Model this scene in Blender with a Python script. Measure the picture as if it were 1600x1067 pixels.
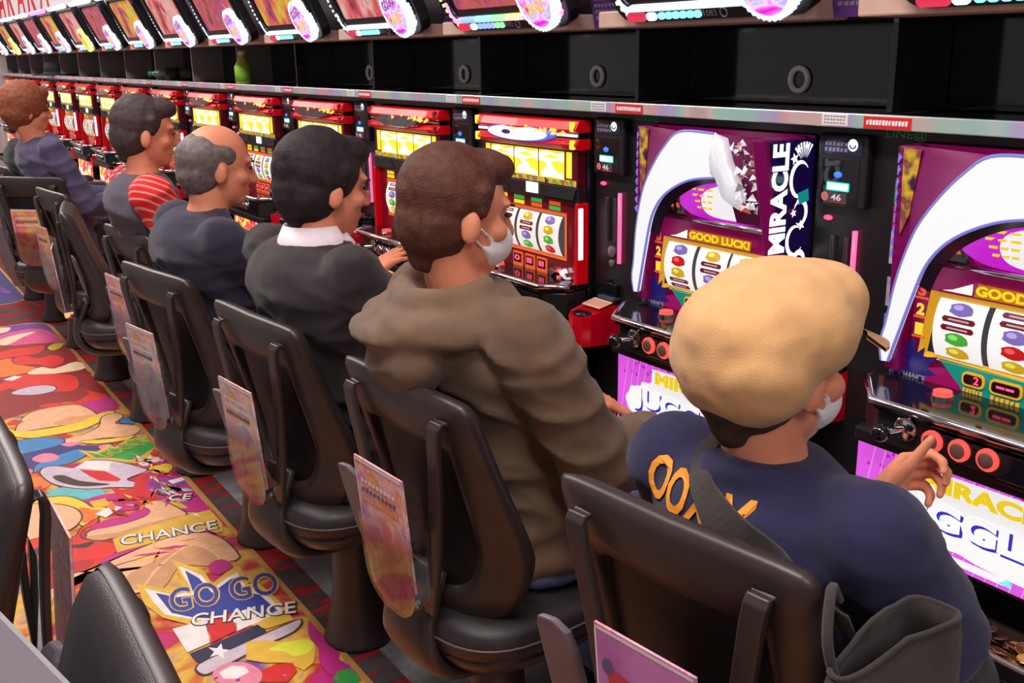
import bpy, math, random
from mathutils import Vector, Matrix, Euler, noise
from mathutils.bvhtree import BVHTree
random.seed(11)
sc = bpy.context.scene
COL = sc.collection
for o in list(bpy.data.objects):
    bpy.data.objects.remove(o)

# ---------------------------------------------------------------- camera, world, lights, exposure
cam_d = bpy.data.cameras.new('camera'); cam = bpy.data.objects.new('camera', cam_d); COL.objects.link(cam)
cam_d.lens = 36.0; cam_d.sensor_width = 36.0; cam_d.sensor_fit = 'HORIZONTAL'; cam_d.clip_start = .02; cam_d.clip_end = 100
cam.matrix_world = Matrix(((0.54764832, -0.21880696, 0.807592, 0.0),
                           (0.83656965, 0.16078243, -0.5237368, 0.0),
                           (-0.01524935, 0.96243053, 0.27109948, 1.5),
                           (0, 0, 0, 1)))
sc.camera = cam
sc.view_settings.view_transform = 'Standard'; sc.view_settings.look = 'None'
sc.view_settings.gamma = 1.0; sc.view_settings.use_curve_mapping = False
sc.view_settings.exposure = 0.0

world = bpy.data.worlds.new('hall'); sc.world = world; world.use_nodes = True
wb = world.node_tree.nodes['Background']; wb.inputs[0].default_value = (1.0, .93, .92, 1); wb.inputs[1].default_value = 0.34

def area(name, loc, size, sizey, power, color, rot=(0, 0, 0)):
    d = bpy.data.lights.new(name, 'AREA'); d.shape = 'RECTANGLE'; d.size = size; d.size_y = sizey
    d.energy = power; d.color = color
    o = bpy.data.objects.new(name, d); COL.objects.link(o); o.location = loc; o.rotation_euler = rot
    return o
CEIL = 2.75
LAMPS = [(x, y) for x in (-10.6, -8.2, -5.8, -3.4, -1.0, 1.4) for y in (0.25,)]
for (x, y) in LAMPS:
    area('ceiling_light', (x, y, CEIL - .06), 1.5, .34, 38, (1.0, .93, .90))

# ---------------------------------------------------------------- helpers
def S(r, g, b):
    f = lambda c: ((c / 255 + .055) / 1.055) ** 2.4 if c > 10 else c / 255 / 12.92
    return (f(r), f(g), f(b))

MATS = {}
def pm(name, col, rough=.5, metal=0.0, var=0.0, scale=40.0, bump=0.0, bscale=None, spec=.5, emis=None, es=0.0, alpha=1.0, trans=0.0, coat=0.0, sheen=0.0):
    if name in MATS: return MATS[name]
    m = bpy.data.materials.new(name); m.use_nodes = True
    nt = m.node_tree; b = nt.nodes['Principled BSDF']
    b.inputs['Base Color'].default_value = (*col, 1); b.inputs['Roughness'].default_value = rough
    b.inputs['Metallic'].default_value = metal; b.inputs['Specular IOR Level'].default_value = spec
    b.inputs['Transmission Weight'].default_value = trans; b.inputs['Alpha'].default_value = alpha
    b.inputs['Coat Weight'].default_value = coat; b.inputs['Sheen Weight'].default_value = sheen
    if emis:
        b.inputs['Emission Color'].default_value = (*emis, 1); b.inputs['Emission Strength'].default_value = es
    if var or bump:
        tc = nt.nodes.new('ShaderNodeTexCoord')
        n = nt.nodes.new('ShaderNodeTexNoise'); n.inputs['Scale'].default_value = scale; n.inputs['Detail'].default_value = 6
        nt.links.new(tc.outputs['Object'], n.inputs['Vector'])
        if var:
            r = nt.nodes.new('ShaderNodeValToRGB')
            r.color_ramp.elements[0].position = .3; r.color_ramp.elements[1].position = .7
            r.color_ramp.elements[0].color = (*[c * (1 - var) for c in col], 1)
            r.color_ramp.elements[1].color = (*[min(1, c * (1 + var)) for c in col], 1)
            nt.links.new(n.outputs['Fac'], r.inputs['Fac']); nt.links.new(r.outputs['Color'], b.inputs['Base Color'])
        if bump:
            n2 = nt.nodes.new('ShaderNodeTexNoise'); n2.inputs['Scale'].default_value = bscale or scale * 4; n2.inputs['Detail'].default_value = 4
            nt.links.new(tc.outputs['Object'], n2.inputs['Vector'])
            bp = nt.nodes.new('ShaderNodeBump'); bp.inputs['Strength'].default_value = bump; bp.inputs['Distance'].default_value = .004
            nt.links.new(n2.outputs['Fac'], bp.inputs['Height']); nt.links.new(bp.outputs['Normal'], b.inputs['Normal'])
    MATS[name] = m
    return m

def lit(name, col, strength):
    """a surface that gives off light: lamp, back-lit print or screen"""
    if name in MATS: return MATS[name]
    return pm(name, (col[0] * .3, col[1] * .3, col[2] * .3), rough=.35, emis=col, es=strength)

def art(name, cols, scale=8.0, strength=0.0, rough=.45, detail=4.0, coord='Object', distort=0.0, kind='noise', lo=.3, hi=.7, stretch=(1, 1, 1)):
    """colourful printed or back-lit picture: noise or voronoi through a colour ramp"""
    if name in MATS: return MATS[name]
    m = bpy.data.materials.new(name); m.use_nodes = True; nt = m.node_tree; b = nt.nodes['Principled BSDF']
    tc = nt.nodes.new('ShaderNodeTexCoord'); mp = nt.nodes.new('ShaderNodeMapping'); mp.inputs['Scale'].default_value = stretch
    nt.links.new(tc.outputs[coord], mp.inputs['Vector'])
    if kind == 'noise':
        n = nt.nodes.new('ShaderNodeTexNoise'); n.inputs['Scale'].default_value = scale; n.inputs['Detail'].default_value = detail; n.inputs['Distortion'].default_value = distort
        fac = n.outputs['Fac']; nt.links.new(mp.outputs['Vector'], n.inputs['Vector'])
    else:
        n = nt.nodes.new('ShaderNodeTexVoronoi'); n.inputs['Scale'].default_value = scale
        nt.links.new(mp.outputs['Vector'], n.inputs['Vector'])
        sp = nt.nodes.new('ShaderNodeSeparateColor'); nt.links.new(n.outputs['Color'], sp.inputs['Color']); fac = sp.outputs[0]
    r = nt.nodes.new('ShaderNodeValToRGB'); e = r.color_ramp.elements
    k = len(cols)
    while len(e) < k: e.new(.5)
    for i, c in enumerate(cols):
        e[i].position = lo + (hi - lo) * i / max(1, k - 1); e[i].color = (*c, 1)
    if kind != 'noise': r.color_ramp.interpolation = 'CONSTANT'
    nt.links.new(fac, r.inputs['Fac'])
    nt.links.new(r.outputs['Color'], b.inputs['Base Color']); b.inputs['Roughness'].default_value = rough
    if strength:
        nt.links.new(r.outputs['Color'], b.inputs['Emission Color']); b.inputs['Emission Strength'].default_value = strength
    MATS[name] = m
    return m

def clear(name, tint=(.95, .95, 1), refl=.16, rough=.08):
    if name in MATS: return MATS[name]
    m = bpy.data.materials.new(name); m.use_nodes = True; nt = m.node_tree
    for n in list(nt.nodes):
        if n.type != 'OUTPUT_MATERIAL': nt.nodes.remove(n)
    out = [n for n in nt.nodes if n.type == 'OUTPUT_MATERIAL'][0]
    t = nt.nodes.new('ShaderNodeBsdfTransparent'); t.inputs[0].default_value = (*tint, 1)
    g = nt.nodes.new('ShaderNodeBsdfGlossy'); g.inputs['Roughness'].default_value = rough; g.inputs[0].default_value = (1, 1, 1, 1)
    lw = nt.nodes.new('ShaderNodeLayerWeight'); lw.inputs[0].default_value = refl
    mx = nt.nodes.new('ShaderNodeMixShader')
    nt.links.new(lw.outputs['Fresnel'], mx.inputs[0]); nt.links.new(t.outputs[0], mx.inputs[1]); nt.links.new(g.outputs[0], mx.inputs[2])
    nt.links.new(mx.outputs[0], out.inputs[0])
    MATS[name] = m
    return m

class MB:
    """collects geometry for ONE mesh object"""
    def __init__(s): s.v = []; s.f = []; s.m = []; s.mats = []; s.M = Matrix()
    def mi(s, mat):
        if mat not in s.mats: s.mats.append(mat)
        return s.mats.index(mat)
    def add(s, vs, fs, mat):
        b = len(s.v); k = s.mi(mat)
        s.v += [tuple(s.M @ Vector(p)) for p in vs]
        for f in fs: s.f.append(tuple(i + b for i in f)); s.m.append(k)
        return s
    def box(s, x0, x1, y0, y1, z0, z1, mat):
        vs = [(x0, y0, z0), (x1, y0, z0), (x1, y1, z0), (x0, y1, z0), (x0, y0, z1), (x1, y0, z1), (x1, y1, z1), (x0, y1, z1)]
        return s.add(vs, [(0, 3, 2, 1), (4, 5, 6, 7), (0, 1, 5, 4), (1, 2, 6, 5), (2, 3, 7, 6), (3, 0, 4, 7)], mat)
    def poly(s, pts, mat): return s.add(pts, [tuple(range(len(pts)))], mat)
    def prism(s, pts, vec, mat):
        n = len(pts); v = Vector(vec); q = [Vector(p) for p in pts]
        vs = q + [p + v for p in q]
        fs = [tuple(range(n))[::-1], tuple(range(n, 2 * n))] + [(i, (i + 1) % n, n + (i + 1) % n, n + i) for i in range(n)]
        return s.add(vs, fs, mat)
    def strip(s, A, B, mat, closed=False):
        n = len(A); fs = [(i, (i + 1) % n, n + (i + 1) % n, n + i) for i in range(n if closed else n - 1)]
        return s.add(list(A) + list(B), fs, mat)
    def loft(s, rings, mat, cap=True, closed=True):
        n = len(rings[0]); vs = [p for r in rings for p in r]; fs = []
        for k in range(len(rings) - 1):
            for i in range(n if closed else n - 1):
                j = (i + 1) % n; fs.append((k * n + i, k * n + j, (k + 1) * n + j, (k + 1) * n + i))
        if cap: fs += [tuple(range(n))[::-1], tuple(range((len(rings) - 1) * n, len(rings) * n))]
        return s.add(vs, fs, mat)
    def tube(s, path, rad, mat, n=8, closed=False):
        P = [Vector(p) for p in path]; rings = []
        R = rad if isinstance(rad, (list, tuple)) else [rad] * len(P)
        up = None
        for i, p in enumerate(P):
            a = P[i - 1] if (i > 0 or closed) else p; b = P[(i + 1) % len(P)] if (i < len(P) - 1 or closed) else p
            d = (b - a).normalized()
            if up is None: up = d.orthogonal().normalized()
            up = (up - d * up.dot(d)).normalized(); w = d.cross(up)
            rings.append([p + (up * math.cos(2 * math.pi * k / n) + w * math.sin(2 * math.pi * k / n)) * R[i] for k in range(n)])
        if closed: rings.append(rings[0]); return s.loft(rings, mat, cap=False)
        return s.loft(rings, mat)
    def lathe(s, prof, mat, n=24, origin=(0, 0, 0), rot=None):
        o = Vector(origin); R = rot or Matrix.Identity(3); rings = []
        for r, z in prof:
            rings.append([o + R @ Vector((r * math.cos(2 * math.pi * k / n), r * math.sin(2 * math.pi * k / n), z)) for k in range(n)])
        return s.loft(rings, mat)
    def ell(s, c, r, mat, rot=None, n=20, m=12):
        o = Vector(c); R = rot or Matrix.Identity(3); rings = []
        for i in range(m + 1):
            t = math.pi * (i + .02) / (m + .04); rr = math.sin(t)
            rings.append([o + R @ Vector((r[0] * rr * math.cos(2 * math.pi * k / n), r[1] * rr * math.sin(2 * math.pi * k / n), -r[2] * math.cos(t))) for k in range(n)])
        return s.loft(rings, mat)
    def cap(s, a, b, ra, rb, mat, n=14):
        """tapered capsule between two points"""
        a = Vector(a); b = Vector(b); d = b - a; L = d.length; d.normalize()
        q = d.to_track_quat('Z', 'Y').to_matrix(); prof = []
        for i in range(7):
            t = math.pi / 2 * (i + .05) / 6.05; prof.append((ra * math.sin(t), -ra * math.cos(t)))
        for i in range(7):
            t = math.pi / 2 * i / 6.05; prof.append((rb * math.cos(t), L + rb * math.sin(t)))
        return s.lathe(prof, mat, n, a, q)
    def text(s, txt, M, mat, size=1.0, depth=0.0, align='LEFT', width=None, bold=0.0, fit=None):
        """lettering as flat mesh; M maps text plane (x right, y up) into space; fit = total width"""
        cu = bpy.data.curves.new('t', 'FONT'); cu.body = txt; cu.size = size; cu.extrude = depth; cu.align_x = align; cu.offset = bold
        cu.resolution_u = 3
        ob = bpy.data.objects.new('t', cu); me = ob.to_mesh()
        vs = [v.co.copy() for v in me.vertices]; fs = [tuple(p.vertices) for p in me.polygons]
        ob.to_mesh_clear(); bpy.data.objects.remove(ob); bpy.data.curves.remove(cu)
        if fit and vs:
            x0 = min(v.x for v in vs); x1 = max(v.x for v in vs); y0 = min(v.y for v in vs); y1 = max(v.y for v in vs)
            for v in vs: v.x = (v.x - x0) / (x1 - x0) * fit[0]; v.y = (v.y - y0) / (y1 - y0) * fit[1]
        return s.add([M @ v for v in vs], fs, mat)
    def build(s, name, parent=None, smooth=False, bevel=0.0, loc=None, seg=2, auto=None):
        me = bpy.data.meshes.new(name); me.from_pydata(s.v, [], s.f)
        for m in s.mats: me.materials.append(m)
        me.polygons.foreach_set('material_index', s.m)
        if smooth: me.polygons.foreach_set('use_smooth', [True] * len(s.f))
        me.update()
        o = bpy.data.objects.new(name, me); COL.objects.link(o)
        if parent: o.parent = parent
        if loc is not None: o.location = loc
        if bevel:
            b = o.modifiers.new('bevel', 'BEVEL'); b.width = bevel; b.segments = seg; b.limit_method = 'ANGLE'; b.angle_limit = .6
        if auto:
            es = o.modifiers.new('split', 'EDGE_SPLIT'); es.split_angle = auto
        return o

def tag(o, label=None, cat=None, group=None, kind=None):
    if label: o['label'] = label
    if cat: o['category'] = cat
    if group: o['group'] = group
    if kind: o['kind'] = kind
    return o
def thing(name, loc, rz=0.0, label=None, cat=None, group=None):
    o = bpy.data.objects.new(name, None); COL.objects.link(o); o.location = loc; o.rotation_euler = (0, 0, rz); o.empty_display_size = .05
    return tag(o, label, cat, group)
def copy_tree(o, parent=None):
    c = o.copy(); COL.objects.link(c); c.parent = parent
    for ch in list(o.children): copy_tree(ch, c)
    return c

def spline(pts, n=8, closed=False):
    """Catmull-Rom through points"""
    P = [Vector(p) for p in pts]; out = []; N = len(P)
    for i in range(N if closed else N - 1):
        p0 = P[(i - 1) % N] if (closed or i > 0) else P[i]; p1 = P[i]; p2 = P[(i + 1) % N]
        p3 = P[(i + 2) % N] if (closed or i + 2 < N) else p2
        for k in range(n):
            t = k / n
            out.append(.5 * ((2 * p1) + (p2 - p0) * t + (2 * p0 - 5 * p1 + 4 * p2 - p3) * t * t + (3 * p1 - p0 - 3 * p2 + p3) * t ** 3))
    if not closed: out.append(P[-1])
    return out

def merge_skin(name, mb, voxel, iters=4, parent=None, disp=0.0, dscale=.1, fine=0.0, mat=None, folds=0.0):
    """melt overlapping closed shapes of one body or garment into one continuous smooth surface"""
    o = mb.build(name)
    r = o.modifiers.new('r', 'REMESH'); r.mode = 'VOXEL'; r.voxel_size = voxel
    if iters:
        s = o.modifiers.new('s', 'SMOOTH'); s.factor = .5; s.iterations = iters
    for st, scl in ((disp, dscale), (fine, dscale * .35)):
        if st:
            tx = bpy.data.textures.new('folds', 'CLOUDS'); tx.noise_scale = scl; tx.noise_depth = 1
            d = o.modifiers.new('d', 'DISPLACE'); d.texture = tx; d.strength = st; d.mid_level = .5; d.texture_coords = 'LOCAL'
    dg = bpy.context.evaluated_depsgraph_get()
    me = bpy.data.meshes.new_from_object(o.evaluated_get(dg))
    o.modifiers.clear(); old = o.data; o.data = me; bpy.data.meshes.remove(old)
    if folds:   # creases: ridged, stretched across the body
        co = []
        for v in me.vertices:
            p = v.co; q = Vector((p.x * 4.5 + p.z * 2.5, p.y * 4.5, p.z * 11 + p.x * 3.5 - p.y * 3)); q2 = Vector((p.x * 7 - p.z * 7, p.y * 8, p.z * 13 + p.y * 6))
            r = 1 - abs(noise.noise(q)) * 1.9; r2 = 1 - abs(noise.noise(q2)) * 1.8
            co.append(p + v.normal * folds * (max(0, r) ** 2 - .35 + .45 * (max(0, r2) ** 2 - .35)))
        for v, c in zip(me.vertices, co): v.co = c
        me.update()
    me.materials.clear(); me.materials.append(mat or mb.mats[0])
    me.polygons.foreach_set('material_index', [0] * len(me.polygons))
    me.polygons.foreach_set('use_smooth', [True] * len(me.polygons))
    if parent: o.parent = parent
    return o

# ---------------------------------------------------------------- shared layout
P = .7044                       # pitch of machines and chairs along the row
def XC(i): return -.904 - P * i # centre of cabinet i (0 = nearest)
NM = 16
ROW0, ROW1 = XC(15) - .55, XC(0) + 1.3

# ---------------------------------------------------------------- materials
blk = pm('black_plastic', S(26, 24, 27), .38, var=.15, scale=14)
blkg = pm('black_gloss', (.006, .006, .009), .09, spec=.6)
blkm = pm('black_matte', (.008, .008, .01), .6, var=.2)
chrome = pm('chrome', (.75, .75, .78), .12, 1.0)
steel = pm('brushed_steel', (.62, .6, .62), .34, 1.0, var=.12, scale=9)
chairp = pm('chair_plastic', S(50, 40, 38), .40, var=.10, scale=20, bump=.05, bscale=600)
chaird = pm('chair_recess', S(19, 16, 17), .55, var=.15, scale=20)
chairpad = pm('chair_leatherette', S(44, 38, 39), .46, var=.12, scale=60, bump=.22, bscale=420)
chairgrey = pm('chair_grey_vinyl', S(112, 104, 112), .5, var=.06, scale=20)
clearm = clear('clear_acrylic', (.84, .82, .84), .32, .06)
redplas = pm('red_plastic', S(206, 6, 18), .3, spec=.35, emis=S(200, 0, 14), es=.10)
purp = pm('purple_metallic', S(128, 0, 88), .42, .0, spec=.35)

# ================================================================ SETTING
def carpet_material():
    m = bpy.data.materials.new('hall_carpet'); m.use_nodes = True; nt = m.node_tree; b = nt.nodes['Principled BSDF']
    tc = nt.nodes.new('ShaderNodeTexCoord')
    n = nt.nodes.new('ShaderNodeTexNoise'); n.inputs['Scale'].default_value = 6; n.inputs['Detail'].default_value = 9; n.inputs['Roughness'].default_value = .7
    n2 = nt.nodes.new('ShaderNodeTexNoise'); n2.inputs['Scale'].default_value = 260; n2.inputs['Detail'].default_value = 2
    nt.links.new(tc.outputs['Object'], n.inputs['Vector']); nt.links.new(tc.outputs['Object'], n2.inputs['Vector'])
    r = nt.nodes.new('ShaderNodeValToRGB'); e = r.color_ramp.elements
    e[0].position = .32; e[0].color = (*S(88, 88, 96), 1); e[1].position = .7; e[1].color = (*S(170, 166, 168), 1)
    nt.links.new(n.outputs['Fac'], r.inputs['Fac'])
    mx = nt.nodes.new('ShaderNodeMix'); mx.data_type = 'RGBA'; mx.blend_type = 'OVERLAY'; mx.inputs['Factor'].default_value = .55
    nt.links.new(r.outputs['Color'], mx.inputs['A']); nt.links.new(n2.outputs['Fac'], mx.inputs['B'])
    nt.links.new(mx.outputs['Result'], b.inputs['Base Color']); b.inputs['Roughness'].default_value = .95
    bp = nt.nodes.new('ShaderNodeBump'); bp.inputs['Strength'].default_value = .5; bp.inputs['Distance'].default_value = .004
    nt.links.new(n2.outputs['Fac'], bp.inputs['Height']); nt.links.new(bp.outputs['Normal'], b.inputs['Normal'])
    return m
def runner_material():
    """red and charcoal ragged bars woven into the aisle strip"""
    m = bpy.data.materials.new('aisle_strip'); m.use_nodes = True; nt = m.node_tree; b = nt.nodes['Principled BSDF']
    tc = nt.nodes.new('ShaderNodeTexCoord'); mp = nt.nodes.new('ShaderNodeMapping'); mp.inputs['Scale'].default_value = (1, .22, 1)
    nt.links.new(tc.outputs['Object'], mp.inputs['Vector'])
    n = nt.nodes.new('ShaderNodeTexNoise'); n.inputs['Scale'].default_value = 13; n.inputs['Detail'].default_value = 7; n.inputs['Roughness'].default_value = .62
    nt.links.new(mp.outputs['Vector'], n.inputs['Vector'])
    r = nt.nodes.new('ShaderNodeValToRGB'); e = r.color_ramp.elements
    e[0].position = .44; e[0].color = (*S(84, 70, 72), 1); e[1].position = .5; e[1].color = (*S(66, 52, 54), 1)
    x = e.new(.51); x.color = (*S(176, 24, 28), 1); x = e.new(.62); x.color = (*S(150, 20, 24), 1); x = e.new(.64); x.color = (*S(90, 66, 66), 1)
    nt.links.new(n.outputs['Fac'], r.inputs['Fac']); nt.links.new(r.outputs['Color'], b.inputs['Base Color']); b.inputs['Roughness'].default_value = .95
    return m

fl = MB().box(-14.5, 3.5, -3.6, 2.6, -.06, 0, carpet_material()).build('floor'); tag(fl, kind='structure')
tag(fl, 'grey mottled hall carpet under the chairs', 'floor')
rs = MB().box(-14.5, 3.0, .02, .985, .0, .0015, runner_material()).build('trim_1'); tag(rs, 'red and charcoal striped aisle carpet strip', 'carpet', kind='structure')
ceilm = pm('ceiling_paint', S(205, 196, 196), .9, var=.03, scale=3)
ce = MB().box(-14.5, 3.5, -3.6, 2.6, CEIL, CEIL + .1, ceilm).build('ceiling'); tag(ce, 'pale hall ceiling above the machines', 'ceiling', kind='structure')
wallm = pm('end_wall_paint', S(216, 198, 196), .7, var=.05, scale=4)
we = MB().box(-14.5, -12.6, -3.6, 2.6, 0, CEIL, wallm).build('wall_end'); tag(we, 'pale end wall past the last machine', 'wall', kind='structure')
wk = MB().box(-14.5, 3.5, 2.45, 2.6, 0, CEIL, pm('back_wall_paint', S(60, 54, 60), .8, var=.05, scale=4)).build('wall_back'); tag(wk, 'dark wall behind the machine island', 'wall', kind='structure')
lampm = lit('lamp_diffuser', (1, .95, .92), 4.0)
for k, (x, y) in enumerate(LAMPS):
    t = thing('ceiling_lamp', (x, y, CEIL), label='long white ceiling lamp above the aisle', cat='lamp', group='ceiling lamps over the aisle')
    MB().box(-.82, .82, -.2, .2, -.03, 0, pm('lamp_housing', S(230, 228, 228), .5)).build('housing', t, bevel=.006)
    MB().box(-.78, .78, -.17, .17, -.042, -.0301, lampm).build('diffuser', t)

# end pillar of the island
pl = MB().box(ROW0 - .5, ROW0 - .05, 1.5, 2.2, 0, 2.1, wallm).build('trim_2', bevel=.01); tag(pl, 'beige pillar closing the far end of the machine row', 'pillar', kind='structure')

# printed mat lying in the aisle
PAL = dict(purple=S(120, 62, 150), pink=S(222, 84, 140), cream=S(244, 214, 176), dkred=S(150, 34, 30), orange=S(232, 120, 40), yellow=S(240, 202, 52), red=S(222, 48, 34),
           white=S(238, 226, 222), lilac=S(206, 186, 200), magenta=S(196, 34, 128), peach=S(240, 180, 136), orange2=S(226, 156, 100), redb=S(212, 34, 32), bluesky=S(66, 132, 190),
           navy2=S(62, 54, 120), pinkl=S(232, 132, 156), gold=S(226, 178, 62), green=S(58, 160, 70), greenl=S(126, 200, 92), teal=S(104, 186, 190), brownd=S(72, 46, 42),
           tan=S(206, 150, 104), dkred2=S(186, 40, 40), blue=S(52, 62, 150), navy=S(40, 40, 72), lime=S(222, 222, 60))
def prm(k): return pm('print_' + k, PAL[k], .62, var=.10, scale=26, bump=.15, bscale=500)
matedge = pm('mat_gold_edge', S(196, 146, 72), .6, var=.08)
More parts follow.
